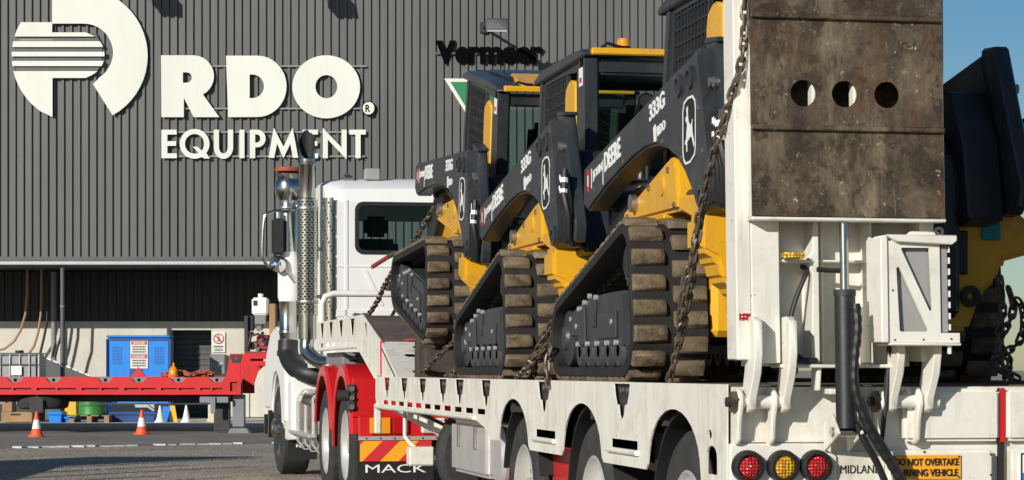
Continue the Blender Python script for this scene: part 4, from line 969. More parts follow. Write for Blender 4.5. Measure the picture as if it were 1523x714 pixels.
# slope to the gooseneck
def slope(m_, y0, z0, k): 
    for v in m_.v: v.z += z0 + (v.y - y0) * k
    return m_
sl_h = []
for i in range(4):
    for j in range(11):
        xx = .14 + j * .2 + (.1 if i % 2 else 0); yy = 9.46 + i * .22
        if xx < 2.3: sl_h.append([(xx, yy), (xx + .03, yy - .045), (xx + .09, yy - .045), (xx + .12, yy), (xx + .09, yy + .045), (xx + .03, yy + .045)])
slope(MB().holed([(.009, 9.3), (2.491, 9.3), (2.491, 10.25), (.009, 10.25)], sl_h, 'z', -.004, 0), 9.3, 1.168, .302).build('slotted_slope', 'white', tl, smooth=False)
slope(MB().box(.009, 2.491, 9.34, 10.25, -.06, -.04), 9.3, 1.168, .302).build('slope_underlay', 'dark', tl)
MB().holed([(9.32, 1.17), (10.245, 1.452), (10.245, 1.17)], [[(10.10, 1.23), (10.15, 1.23), (10.15, 1.37), (10.10, 1.36)]], 'x', .010, .016).build('slope_side', 'white', tl, smooth=False)
slope(MB().box(.026, 2.474, 10.29, 11.38, -.04, 0), 10.29, 1.472, .212).build('slope_deck', 'deck_steel', tl)
MB().box(.026, 2.474, 11.385, 15.0, 1.66, 1.702).build('neck_deck', 'deck_steel', tl)
MB().prism([(10.27, 1.19), (10.29, 1.19), (10.29, 1.46), (10.27, 1.46)], 'x', .023, 2.477).build('neck_step', 'white', tl)
nk = [(15.0, 1.705), (11.38, 1.712), (10.26, 1.478), (10.26, 1.182), (10.52, 1.182), (11.60, 1.43), (14.7, 1.42), (14.95, 1.46)]
nh = []
for y in (14.5, 13.75, 12.95, 12.1): nh.append([(y + .16, 1.69), (y - .16, 1.69), (y - .06, 1.54), (y + .06, 1.54)])
for y in (13.35, 14.15): nh.append([(y + .06, 1.67), (y - .0, 1.67), (y - .06, 1.59), (y + .0, 1.59)])
for i in range(6): y = 14.65 - i * .47; nh.append([(y, 1.45), (y, 1.492), (y - .33, 1.492), (y - .33, 1.45)])
nh.append([(11.30, 1.66), (11.14, 1.625), (11.12, 1.48), (11.18, 1.48)]); nh.append([(10.92, 1.545), (10.86, 1.53), (10.85, 1.44), (10.90, 1.45)])
nh.append([(11.55, 1.462), (11.60, 1.475), (11.0, 1.345), (10.95, 1.325)])
n1 = MB().holed(nk, nh, 'x', 0, .008).build('neck_side', 'white', tl, smooth=False)
MB().holed(nk, nh, 'x', 2.492, 2.5).build('neck_side', 'white', tl, smooth=False)
MB().box(.03, .05, 11.5, 14.95, 1.52, 1.655).build('neck_web', 'red_dirty', n1)
MB().prism([(11.35, 1.62), (10.7, 1.48), (10.7, 1.40), (11.35, 1.5)], 'x', .03, .05).build('neck_web', 'red_dirty', n1)
MB().tube([(-.010, 14.75, 1.425), (-.010, 11.6, 1.432), (-.010, 10.5, 1.17)], .014, 8).build('lower_tube', 'white', n1)
MB().box(-.003, .02, 10.247, 10.258, 1.19, 1.47).build('red_marker', 'sign_red', n1)
MB().box(.2, .36, 10.240, 10.25, 1.475, 1.487).build('red_marker', 'sign_red', tl)
MB().tube([(.05, 14.9, 1.70), (.05, 14.9, 1.90), (.08, 14.9, 1.97), (.16, 14.9, 2.0), (2.34, 14.9, 2.0), (2.42, 14.9, 1.97), (2.45, 14.9, 1.90), (2.45, 14.9, 1.70)], .032, 12).build('headboard_rail', 'white', tl)
MB().box(.9, 1.6, 11.6, 14.6, 1.3, 1.64).build('neck_spine', 'dark_frame', tl)
# wheels
def wheel(par, x, y, r, rim, out, w_=.26, m='alloy', name='wheel', dish=.09, nuts=True, hub=.0):
    """out = -1: visible face looks to -x; x is the outer face"""
    s_ = 1 if out < 0 else -1
    tw = MB().lathe([(rim - .01, s_ * .02), (r - .10, s_ * -.008), (r - .035, s_ * .01), (r - .004, s_ * .035), (r, s_ * .06), (r, s_ * (w_ - .06)), (r - .004, s_ * (w_ - .035)), (r - .05, s_ * w_), (rim - .01, s_ * (w_ - .02))], (x, y, r), 'x', 44, close=True).build(name, 'tyre', par)
    v = MB()
    for k in range(5): 
        xx = x + s_ * (.05 + k * (w_ - .1) / 4.0)
        v.lathe([(r + .003, -.018), (r + .003, .018)], (xx, y, r), 'x', 44)
    rm = MB().lathe([(rim + .012, s_ * .012), (rim, s_ * .006), (rim - .02, s_ * .02), (rim - .035, s_ * dish), (rim * .62, s_ * (dish + .03)), (rim * .48, s_ * (dish + .005)), (rim * .40, s_ * dish), (rim * .38, s_ * (dish - .05 - hub)), (rim * .22, s_ * (dish - .07 - hub)), (0, s_ * (dish - .07 - hub))], (x, y, r), 'x', 36).build('rim', m, tw)
    if nuts:
        for k in range(10):
            an = R(k * 36); cy_, cz_ = y + rim * .52 * math.cos(an), r + rim * .52 * math.sin(an)
            MB().cyl((x + s_ * (dish + .01), cy_, cz_), (x + s_ * (dish - .03 - hub * .7), cy_, cz_), .016, 6, .012).build('wheel_nut', 'chrome' if hub else 'steel', tw)
    return tw
for a_ in AX:
    wheel(tl, .055, a_, .485, .295, -1); wheel(tl, .345, a_, .485, .295, -1, nuts=False)
    wheel(tl, 2.445, a_, .485, .295, 1); wheel(tl, 2.155, a_, .485, .295, 1, nuts=False)
    MB().cyl((.2, a_, .485), (2.3, a_, .485), .065, 12).build('axle', 'dark_frame', tl)
for y in (3.62, 1.77):
    if y > 3: MB().box(.13, .16, y - .15, y + .42, .33, .80).build('mud_plate', 'red', tl, bevel=.01)
    MB().box(.20, .5, y - .1, y + .2, .4, .95).build('spring_hanger', 'dark_frame', tl, bevel=.02)
    MB().cyl((.35, y + .3, .5), (.35, y + .3, .85), .10, 16).build('air_bag', 'rubber', tl)
for a_ in AX: MB().lathe([(.56, -.0), (.58, 0), (.58, .62), (.56, .62)], (.05, a_, .485), 'x', 20, 15, 165, close=True).build('wheel_guard', 'dark', tl)
# tool box, tank and under-deck items ahead of the wheels
tb = MB().box(.10, .62, 6.0, 7.35, .52, .885).build('tool_box', 'alloy', tl, bevel=.03, seg=2)
for y in (6.35, 7.0): MB().box(.085, .099, y - .03, y + .03, .70, .86).build('latch', 'steel', tb, bevel=.006)
MB().lathe([(0, 0), (.17, 0), (.2, .03), (.2, .6), (.17, .63), (0, .63)], (.12, 5.72, .68), 'x', 24).build('air_tank', 'alloy', tl)
sptr = MB().lathe([(.2, 0), (.36, -.01), (.40, .04), (.40, .20), (.36, .25), (.2, .24)], (.45, 7.55, .62), 'y', 32, close=True).build('spare_tyre', 'tyre', tl)
MB().prism([(5.9, .50), (8.2, .50), (8.5, .58), (8.5, .62), (5.9, .57)], 'x', .25, .85).build('tray', 'red', tl, bevel=.02)
MB().prism([(5.4, .42), (6.2, .46), (6.2, .53), (5.4, .50)], 'x', .2, .8).build('tray', 'red', tl, bevel=.02)
MB().bar((.15, 10.2, .92), (.62, 8.9, .60), .07, .09).build('leg_brace', 'white', tl)
MB().box(-.02, .035, 10.44, 10.52, .70, .95).build('hose_guard', 'white', tl, bevel=.01)
wl = MB().tube([(.12, 9.7, .92), (.12, 9.7, .70), (.16, 9.66, .64), (.20, 9.6, .60)], .016, 8).build('lamp_stalk', 'white', tl)
MB().box(.12, .32, 9.45, 9.62, .47, .62).build('lamp_box', 'white', tl, bevel=.012)

# ---------------------------------------------------------------- trailer tail
MB().box(.0225, 2.4775, .001, .03, .45, 1.165).build('tail_panel', 'white', tl)
MB().prism([(.005, .45), (.46, .45), (.46, .885), (.40, .915), (.30, .935), (.005, .935)], 'y', -.035, -.0005).build('lamp_panel', 'white', tl, bevel=.006)
MB().box(.03, .47, -.012, -.0006, .94, .945).build('weld_strip', 'white', tl)
for k_, (lx_, mm) in enumerate(((.077, 'lens_red'), (.225, 'lens_amber'), (.365, 'lens_red'))):
    lm = MB().lathe([(.046, -.062), (.05, -.075), (.064, -.072), (.068, -.055), (.068, -.034)], (lx_, 0, .842), 'y', 28).build('tail_lamp', 'hose', tl)
    MB().lathe([(0, -.066), (.03, -.064), (.047, -.055)], (lx_, 0, .842), 'y', 24).build('lens', mm, lm)
MB().box(.465, .67, -.02, -.0008, .45, .90).build('plate_panel', 'white', tl, bevel=.004)
v = MB(); text(v, 'MIDLAND', (.478, -.022, .81), (1, 0, 0), (0, 0, 1), .175, .034, .003, .0); v.build('maker_lettering', 'ink', tl, smooth=False)
b1 = MB().box(.745, 1.165, -.045, -.001, .940, 1.158).build('upper_tail_block', 'white', tl, bevel=.014, seg=2)
b2 = MB().box(.672, 1.135, -.05, -.0012, .45, .905).build('lower_tail_block', 'white', tl, bevel=.012, seg=2)
sgp = MB().box(.690, .985, -.060, -.0515, .786, .884).build('warning_plate', 'orange_sign', b2)
v = MB(); text(v, 'DO NOT OVERTAKE', (.700, -.0625, .841), (1, 0, 0), (0, 0, 1), .276, .030, .003, .025); text(v, 'TURNING VEHICLE', (.700, -.0625, .797), (1, 0, 0), (0, 0, 1), .272, .030, .003, .025)
v.build('lettering', 'ink', sgp, smooth=False)
for xx in (.698, .977):
    for zz_ in (.793, .877): MB().cyl((xx, -.063, zz_), (xx, -.0605, zz_), .004, 6).build('rivet', 'dark_frame', sgp)
for xx, zz_ in ((.83, .897), (1.12, .885), (1.12, .80)): MB().cyl((xx, -.054, zz_), (xx, -.0505, zz_), .005, 6).build('bolt', 'dark_frame', b2)
MB().box(1.168, 1.192, -.02, -.001, .45, 1.16).build('centre_gap', 'dark', tl)
MB().box(1.170, 1.190, -.035, -.021, .935, 1.158).build('red_stripe', 'red', tl)
MB().box(1.195, 1.62, -.045, -.001, .940, 1.158).build('upper_tail_block', 'white', tl, bevel=.014, seg=2)
b3 = MB().box(1.21, 1.72, -.05, -.0012, .45, .91).build('lower_tail_block', 'white', tl, bevel=.012, seg=2)
npl = MB().box(1.245, 1.615, -.060, -.0512, .765, .893).build('number_plate', 'plate_white', b3)
MB().holed([(1.248, .768), (1.612, .768), (1.612, .890), (1.248, .890)], [[(1.254, .774), (1.606, .774), (1.606, .884), (1.254, .884)]], 'y', -.0625, -.0605).build('plate_border', 'ink', npl, smooth=False)
MB().box(1.255, 1.605, -.062, -.0603, .775, .808).build('plate_strip', 'blue', npl, smooth=False)
v = MB(); text(v, 'Y', (1.263, -.0635, .815), (1, 0, 0), (0, 0, 1), .05, .066, .003, .02); v.build('plate_letter', 'ink', npl, smooth=False)
for k_, (lx_, mm) in enumerate(((2.41, 'lens_red'), (2.262, 'lens_amber'), (2.12, 'lens_red'))):
    lm = MB().lathe([(.046, -.062), (.05, -.075), (.064, -.072), (.068, -.055), (.068, -.034)], (lx_, 0, .842), 'y', 28).build('tail_lamp', 'hose', tl)
    MB().lathe([(0, -.066), (.03, -.064), (.047, -.055)], (lx_, 0, .842), 'y', 24).build('lens', mm, lm)
# hinge cheeks on the tail
def cheek(par, x, t=.022):
    return MB().prism([(-.0, .93), (-.0, 1.16), (-.06, 1.165), (-.10, 1.14), (-.11, 1.09), (-.085, 1.04), (-.075, .95), (-.05, .93)], 'x', x, x + t).build('hinge_cheek', 'white', par, bevel=.006)
for xo in (0, 1.52):
    for xx in (.022, .165, .625, .785): cheek(tl, xx + xo)
    for xa, xb in ((.03, .255), (.635, .885)):
        pv = MB().cyl((xo + xa, -.06, 1.105), (xo + xb, -.06, 1.105), .028, 16).build('hinge_pin', 'white', tl)
        MB().cyl((xo + xa - .03, -.06, 1.105), (xo + xa - .004, -.06, 1.105), .045, 6).build('hinge_nut', 'chain_steel', pv)
        MB().cyl((xo + xa - .05, -.06, 1.105), (xo + xa - .03, -.06, 1.105), .02, 8).build('hinge_bolt', 'dark_frame', pv)

# ---------------------------------------------------------------- folded tail ramp
def lean(m_):
    for v in m_.v: v.y += (v.z - 1.15) * .045
    return m_
RT = 3.35
rp_ = lean(MB().holed([(.012, 1.275), (.012, RT), (.075, RT), (.075, 1.275)], [], 'y', -.12, .025)).build('tail_ramp', 'white', tl, bevel=.005)
def rpart(name, m_, mt='white', bevel=.004, smooth=True, seg=1): return lean(m_).build(name, mt, rp_, bevel=bevel, smooth=smooth, seg=seg)
rpart('side_beam', MB().box(.795, .855, -.12, .03, 1.27, RT))
rpart('left_flange', MB().box(.0755, .195, -.12, -.095, 1.262, RT))
rpart('web_sheet', MB().box(.0755, .795, .0255, .04, 1.25, RT), bevel=0)
rpart('rib', MB().prism([(.335, 1.262), (.372, 1.262), (.372, 1.95), (.350, 1.95), (.345, 1.72), (.325, 1.69), (.345, 1.62)], 'y', -.09, .03))
rpart('rib', MB().box(.585, .60, -.09, .03, 1.262, RT))
rpart('rib', MB().box(.40, .412, -.02, .03, 1.26, RT))
rpart('shelf', MB().box(.195, .345, -.10, .03, 1.672, 1.684))
rpart('shelf', MB().box(.36, .62, -.06, .03, 1.675, 1.685))
rpart('base_bar', MB().box(.195, .452, -.125, .03, 1.243, 1.258))
rpart('base_bar', MB().box(.56, .72, -.125, .03, 1.243, 1.258))
rpart('base_block', MB().box(.395, .455, -.13, -.03, 1.135, 1.158))
rpart('gusset', MB().prism([(.355, 1.243), (.375, 1.243), (.368, 1.15), (.352, 1.15)], 'y', -.10, -.02))
rpart('side_marker', MB().box(.205, .295, -.15, -.105, 1.686, 1.712), 'lens_amber', .006)
rpart('cable_block', MB().box(.26, .35, -.13, -.10, 1.262, 1.285), 'hose', .005)
rpart('reflector', MB().box(.022, .068, -.124, -.1205, 1.435, 1.463), 'lens_red', 0)
# hinge arms of the ramp
for xx in (.06, .205, .66, .815):
    rpart('hinge_arm', MB().prism([(-.16, 1.45), (-.205, 1.43), (-.21, 1.30), (-.185, 1.22), (-.115, 1.12), (-.105, 1.075), (-.06, 1.055), (-.015, 1.07), (-.01, 1.12), (-.06, 1.24), (-.08, 1.45)], 'x', xx, xx + .034), bevel=.004)
# folded outer flap: three rusty tread sheets
ZS = (1.848, 2.212, 2.665, RT)
for i in range(3):
    o_ = [(.058, ZS[i] + .006), (.872, ZS[i] + .006), (.872, ZS[i + 1] - .006), (.058, ZS[i + 1] - .006)]
    hs_ = [arc(c_, 2.352, .054, 0, 348, 30) for c_ in (.278, .452, .632)] if i == 1 else []
    rpart('tread_sheet', MB().holed(o_, hs_, 'y', -.205, -.193), 'ramp_plate', 0, False)
for z_ in ZS[1:3]:
    rpart('tread_strip', MB().box(.058, .872, -.225, -.192, z_ - .012, z_ + .010), 'ramp_plate', .004)
rpart('flap_frame', MB().box(.058, .075, -.192, -.122, ZS[0], RT)); rpart('flap_frame', MB().box(.858, .878, -.196, -.122, ZS[0], RT))
rpart('flap_frame', MB().box(.058, .878, -.208, -.122, ZS[0] - .012, ZS[0] + .002))
rpart('flap_web', MB().box(.32, .345, -.19, -.13, 1.88, RT)); rpart('flap_web', MB().box(.495, .52, -.19, -.13, 1.88, RT)); rpart('flap_back', MB().box(.076, .794, -.02, -.005, 1.86, RT), 'ramp_plate', 0)
# white stowage box with a cut-out N shaped cover
bx0, bx1, bz0, bz1 = .600, .885, 1.345, 1.775; yb = -.27
def nb(cx, cy): return (bx0 + (cx - 95) / (425 - 95) * (bx1 - bx0), bz1 - (cy - 68) / (552 - 68) * (bz1 - bz0))
cov = [nb(*p) for p in ((90, 78), (130, 88), (190, 102), (415, 105), (428, 92), (428, 68), (92, 68))]
frame_o = [nb(*p) for p in ((92, 80), (150, 96), (352, 100), (352, 508), (445, 508), (445, 552), (92, 552))]
h1 = [nb(*p) for p in ((163, 128), (168, 121), (298, 121), (302, 126), (312, 400), (306, 411), (296, 404))]
h2 = [nb(*p) for p in ((138, 215), (146, 208), (154, 212), (290, 494), (288, 502), (156, 502), (150, 496))]
nbx = rpart('stowage_box', MB().holed(frame_o, [h1, h2], 'y', yb, yb + .012), 'white', 0, False)
def nsub(name, m_, mt='white', bevel=.004): return lean(m_).build(name, mt, nbx, bevel=bevel)
nsub('back_panel', MB().box(bx0 + .01, bx1 - .02, yb + .03, yb + .04, bz0 + .01, bz1 - .02), 'grey_panel', 0)
nsub('left_flange', MB().box(bx0 - .032, bx0 - .002, yb - .012, yb + .14, bz0, bz1 - .005))
nsub('bottom_tray', MB().box(bx0, bx1 + .02, yb - .012, yb + .14, bz0 - .012, bz0 - .001))
nsub('top_lip', MB().prism([(bx0 + .002, bz1 - .008), (bx0 + .03, bz1 - .024), (bx1 - .03, bz1 - .034), (bx1 - .02, bz1 - .036), (bx1 + .002, bz1 - .02), (bx1 + .002, bz1 + .004), (bx0 - .01, bz1 + .004)], 'y', yb - .03, yb - .002))
nsub('top_plate', MB().box(bx0 - .01, bx1 + .002, yb - .0015, yb + .14, bz1 - .006, bz1 + .003))
nsub('top_bracket', MB().prism([(bx0 + .10, bz1 + .004), (bx0 + .24, bz1 + .004), (bx0 + .24, bz1 + .022), (bx0 + .12, bz1 + .022)], 'y', yb + .05, yb + .07))
nsub('right_angle', MB().box(bx1 - .055, bx1 - .025, yb + .012, yb + .03, bz0 + .04, bz1 - .04), 'grey_panel')
ss = MB()
for i in range(8): ss.box(bx1 - .022, bx1 - .018, yb + .005, yb + .02, bz0 + .05 + i * .045, bz0 + .075 + i * .045)
nsub('dashed_edge', ss, 'plate_white', 0)
for p in ((105, 86), (118, 315), (125, 540), (265, 538), (402, 535), (375, 104)):
    q = nb(*p); nsub('bolt', MB().cyl((q[0], yb - .004, q[1]), (q[0], yb + .0, q[1]), .004, 6), 'dark_frame', 0)
nsub('eye_bolt', MB().lathe([(.010, -.004), (.020, -.004), (.020, .004), (.010, .004)], (bx1 - .045, yb + .05, bz1 + .022), 'y', 14, close=True), 'chain_steel', 0)
nsub('drain_tap', MB().cyl((bx1 - .02, yb + .02, bz0 - .045), (bx1 - .02, yb + .02, bz0 - .012), .010, 8), 'alloy', 0)
# hydraulic ram and hoses
hy = lean(MB().cyl((.452, -.17, 1.0), (.452, -.17, 1.535), .043, 20)).build('hydraulic_ram', 'black_paint', rp_)
lean(MB().cyl((.452, -.17, 1.535), (.452, -.17, 1.56), .046, 20)).build('gland', 'dark_frame', rp_)
lean(MB().cyl((.452, -.17, 1.56), (.452, -.17, 1.95), .0185, 16)).build('ram_rod', 'chrome', rp_)
rpart('ram_cheek', MB().prism([(-.22, .98), (-.03, .90), (-.03, 1.02), (-.13, 1.06)], 'x', .400, .414), 'white'); rpart('ram_cheek', MB().prism([(-.22, .98), (-.03, .90), (-.03, 1.02), (-.13, 1.06)], 'x', .497, .511), 'white')
MB().cyl((.39, -.165, .985), (.54, -.165, .985), .020, 12).build('ram_pin', 'chrome', rp_)
hoses = [[(0.470, -.235, 1.50), (0.473, -.245, 1.40), (0.463, -.24, 1.28), (0.467, -.235, 1.16), (0.515, -.23, 1.03), (0.575, -.22, .93), (0.645, -.21, .83), (0.705, -.2, .74), (0.755, -.19, .62)],
         [(0.495, -.225, 1.12), (0.530, -.23, 1.02), (0.595, -.22, .92), (0.665, -.20, .82), (0.725, -.19, .72)],
         [(0.485, -.20, 1.02), (0.525, -.20, .94), (0.575, -.19, .86), (0.615, -.18, .78), (0.665, -.17, .68)]]
def smooth_path(p, n=6):
    p = [Vector(q) for q in p]; out = []
    for i in range(len(p) - 1):
        p0, p1, p2, p3 = p[max(i - 1, 0)], p[i], p[i + 1], p[min(i + 2, len(p) - 1)]
        for k in range(n):
            t = k / n; out.append(.5 * ((2 * p1) + (-p0 + p2) * t + (2 * p0 - 5 * p1 + 4 * p2 - p3) * t * t + (-p0 + 3 * p1 - 3 * p2 + p3) * t ** 3))
    return out + [p[-1]]
for i, h_ in enumerate(hoses):
    pth = smooth_path(h_, 10); r_ = [(.021 if (k // 2) % 2 else .0185) if i == 0 else .015 for k in range(len(pth))]
    MB().tube(pth, r_, 10).build('hydraulic_hose', 'hose', rp_)
for pth in ([(.31, -.02, 1.66), (.33, -.04, 1.64), (.31, -.05, 1.60), (.27, -.05, 1.50), (.25, -.05, 1.40), (.255, -.06, 1.32), (.29, -.10, 1.28)],
            [(.36, -.07, 1.645), (.42, -.08, 1.64), (.47, -.09, 1.64)], [(.60, -.10, 1.62), (.63, -.10, 1.52), (.64, -.11, 1.42), (.66, -.11, 1.34), (.67, -.12, 1.28)],
            [(.60, -.11, 1.58), (.61, -.11, 1.48), (.65, -.12, 1.40), (.65, -.12, 1.30)], [(.655, -.10, 1.24), (.64, -.10, 1.05), (.63, -.08, .9)]):
    MB().tube(smooth_path(pth, 5), .010, 8).build('cable', 'hose', rp_)
rp2 = copy_tree(rp_, tl); rp2.location = (1.52, 0, 0)

# timber packing under the tilted front loader
OFF = Vector((0, 0, 0))
for k_, (x_, lab) in enumerate(((.22, 'timber packing block under the near track of the tilted front loader'), (1.68, 'timber packing block under the far track of the tilted front loader'))):
    tbk = tthing('packing_timber', lab, 'timber', (x_, 8.4, DZ - .005), 'timber packing blocks')
    MB().box(x_ - .16, x_ + .16, 8.25, 8.40, DZ - .005, DZ + .22).build('block', 'old_timber', tbk, bevel=.008)
    MB().box(x_ - .16, x_ + .16, 8.62, 8.80, DZ - .005, DZ + .30).build('block', 'old_timber', tbk, bevel=.008)
# ================================================================== prime mover
tk_ = tthing('truck', 'white prime mover with red rear mudguards and tall chrome exhaust stack', 'truck', (1.25, 15.5, 0))
for xx in (.82, 1.58): MB().box(xx, xx + .10, 11.55, 20.6, .72, 1.02).build('chassis_rail', 'red', tk_, bevel=.01)
for i in range(6): MB().box(.92, 1.58, 11.7 + i * 1.5, 11.85 + i * 1.5, .76, .98).build('cross_member', 'dark_frame', tk_)
MB().prism([(11.6, 1.06), (13.4, 1.06), (13.4, 1.16), (12.0, 1.16)], 'x', .85, 1.65).build('fifth_wheel', 'dark_frame', tk_, bevel=.02)
DA = (12.70, 14.25); FA = 19.0
for a_ in DA:
    wheel(tk_, .0, a_, .53, .315, -1, .27, dish=.11); wheel(tk_, .31, a_, .53, .315, -1, .27, nuts=False)
    wheel(tk_, 2.5, a_, .53, .315, 1, .27, dish=.11); wheel(tk_, 2.19, a_, .53, .315, 1, .27, nuts=False)
    MB().cyl((.2, a_, .53), (2.3, a_, .53), .1, 12).build('axle', 'dark_frame', tk_)
    for xa, xb in ((-.015, .62), (1.88, 2.515)):
        lf = [(.615, 0), (.615, -.014), (.70, -.014), (.725, .01), (.725, .635), (.705, .635), (.705, .012), (.64, .008)]
        if xa > 1: lf = [(r_, .635 - h_) for r_, h_ in lf]
        MB().lathe(lf, (xa, a_, .56), 'x', 26, -5 if a_ == DA[0] else 12, 172, close=True).build('mudguard', 'red', tk_)
wheel(tk_, -.01, FA, .53, .315, -1, .34, 'chrome', dish=.03, hub=.03); wheel(tk_, 2.51, FA, .53, .315, 1, .34, dish=.03, hub=.06)
MB().cyl((.3, FA, .5), (2.2, FA, .5), .07, 12).build('axle', 'dark_frame', tk_)
# rear end: mudguard backs, lamps, chevron board, mudflaps
for xa, xb in ((-.015, .62), (1.88, 2.515)):
    MB().box(xa, xb, 12.00, 12.03, .80, 1.16).build('mudguard_back', 'red', tk_, bevel=.01)
    MB().box(xa + .62 if xa < 1 else 1.3, .85 if xa < 1 else xb - .62, 12.02, 12.05, .8, 1.0).build('light_bar', 'red', tk_) if False else None
lb = MB().box(-.005, 2.505, 11.60, 11.68, .635, .825).build('lamp_bar', 'red', tk_, bevel=.012)
MB().box(-.01, 2.51, 11.585, 11.60, .612, .645).build('trim_strip', 'alloy', lb)
for i in range(20): MB().cyl((.06 + i * .125, 11.58, .628), (.06 + i * .125, 11.586, .628), .009, 6).build('rivet', 'dark_frame', lb)
for s_ in (0, 1):
    def X(a, b): return (a, b) if s_ == 0 else (2.5 - b, 2.5 - a)
    for (a, b, m_) in ((.09, .275, 'lamp_amber'), (.29, .43, 'lamp_red')):
        x_, y_ = X(a, b); MB().box(x_, y_, 11.565, 11.599, .668, .81).build('lamp', m_, lb, bevel=.008)
    x_, y_ = X(.545, .76); wl_ = MB().box(x_, y_, 11.56, 11.599, .672, .805).build('reverse_lamp', 'lens_white', lb, bevel=.012)
    for k in range(6): MB().box(x_ + .02, y_ - .02, 11.556, 11.5605, .69 + k * .018, .696 + k * .018).build('lamp_rib', 'grey_panel', wl_)
    x_, y_ = X(.005, .64)
    cv = MB().box(x_, y_, 11.60, 11.612, .425, .61).build('chevron_board', 'orange_sign', tk_)
    for k in range(-1, 4):
        st_ = []
        q = [(x_ + k * .32 + .02, .425), (x_ + k * .32 + .17, .425), (x_ + k * .32 + .355, .61), (x_ + k * .32 + .205, .61)]
        cl_ = [(min(max(a, x_), y_), b) for a, b in q]
        if max(a for a, b in cl_) - min(a for a, b in cl_) > .02:
            # clip the stripe to the board
            def clip(poly, lim, sg):
                o_ = []
                for i in range(len(poly)):
                    p, n_ = poly[i], poly[(i + 1) % len(poly)]; ip_, in_ = sg * (p[0] - lim) >= 0, sg * (n_[0] - lim) >= 0
                    if ip_: o_.append(p)
                    if ip_ != in_: t = (lim - p[0]) / (n_[0] - p[0]); o_.append((lim, p[1] + t * (n_[1] - p[1])))
                return o_
            cl_ = clip(clip(q, x_, 1), y_, -1)
            if len(cl_) > 2: MB().prism(cl_, 'y', 11.597, 11.5995).build('red_stripe', 'sign_red', cv, smooth=False)
    fl = MB().box(x_ - .02, y_ + .02, 11.615, 11.63, .13, .60).build('mudflap', 'hose', tk_)
    v = MB(); text(v, 'MACK', (x_ + .05, 11.612, .325), (1, 0, 0), (0, 0, 1), .54, .072, .003, .0); v.build('lettering', 'plate_white', fl, smooth=False)
    x_, y_ = X(.03, .36)
    ff = MB().box(x_, y_, 18.15, 18.17, .20, .62).build('mudflap', 'hose', tk_)
    v = MB(); text(v, 'MACK', (x_ + .09, 18.147, .34), (1, 0, 0), (0, 0, 1), .20, .05, .003, .05); v.build('lettering', 'plate_white', ff, smooth=False)
    # rear marker bracket with little lamps
bk_ = MB().box(-.06, .02, 11.98, 12.04, .86, 1.10).build('lamp_bracket', 'dark_frame', tk_, bevel=.01)
for k in range(3): MB().cyl((-.02, 11.96, .90 + k * .08), (-.02, 11.98, .90 + k * .08), .024, 12).build('marker_lamp', 'steel', bk_)
MB().cyl((-.14, 12.0, 1.0), (-.05, 12.0, 1.0), .05, 14).build('horn', 'dark_frame', bk_)
# tank and steps
ft = MB().prism([(.05, .45), (.12, .36), (.55, .36), (.66, .46), (.66, .92), (.55, 1.0), (.12, 1.0), (.05, .92)], 'y', 15.35, 17.55).build('fuel_tank', 'chrome', tk_, bevel=.05, seg=3)
for y in (15.7, 16.45, 17.2): MB().holed([(.035, .44), (.11, .345), (.56, .345), (.675, .45), (.675, .93), (.56, 1.015), (.11, 1.015), (.035, .93)], [[(.052, .448), (.12, .358), (.55, .358), (.658, .458), (.658, .922), (.55, 1.002), (.12, 1.002), (.052, .922)]], 'y', y, y + .07).build('tank_strap', 'alloy', ft)
MB().cyl((.06, 16.1, .90), (-.02, 16.1, .93), .06, 16).build('tank_cap', 'chrome', ft)
MB().box(-.03, .05, 15.5, 17.5, .52, .56).build('step', 'alloy', ft, bevel=.008)
MB().box(1.85, 2.45, 15.35, 17.55, .36, 1.0).build('fuel_tank', 'chrome', tk_, bevel=.06, seg=3)
MB().box(.05, .62, 15.1, 15.32, .55, 1.05).build('tool_locker', 'alloy', tk_, bevel=.02)
# catwalk box between cab and neck
cw_ = MB().box(.10, .80, 13.6, 15.0, 1.24, 1.40).build('catwalk', 'grey_metal', tk_, bevel=.01)
for i in range(4):
    for j in range(3): MB().box(.16 + i * .14, .25 + i * .14, 13.594, 13.599, 1.27 + j * .04, 1.285 + j * .04).build('slot', 'dark', cw_)
# cab
prof_ = [(17.6, 1.25), (15.62, 1.25), (15.60, 1.35), (15.60, 2.98), (15.66, 3.12), (15.82, 3.21), (16.2, 3.26), (17.1, 3.24), (17.4, 3.15), (17.55, 2.9), (18.0, 2.1), (18.0, 1.25)]
v = MB(); n = len(prof_)
ins = []
for (x_, sh_) in ((.16, .06), (.20, .0), (2.30, .0), (2.34, .06)):
    ins.append([Vector((x_ + (0.10 * (1 if x_ < 1 else -1) if z > 3.0 and sh_ else 0), y, z - (.05 if z > 3.0 and sh_ else 0))) for y, z in prof_])
ins = []
for (x_, zt) in ((.17, 0), (.185, .012), (.26, .045), (.40, .06), (1.25, .075), (2.10, .06), (2.24, .045), (2.315, .012), (2.33, 0)):
    ins.append([Vector((x_, y + (.03 - zt * .5 if y < 15.7 else 0), (z - .06 + zt) if z > 3.0 else z)) for y, z in prof_])
vs_ = [p for r_ in ins for p in r_]; fs = []
for i in range(len(ins) - 1):
    for k in range(n): fs.append((i * n + k, i * n + (k + 1) % n, (i + 1) * n + (k + 1) % n, (i + 1) * n + k))
fs += [tuple(range(n)), tuple((len(ins) - 1) * n + k for k in range(n))]
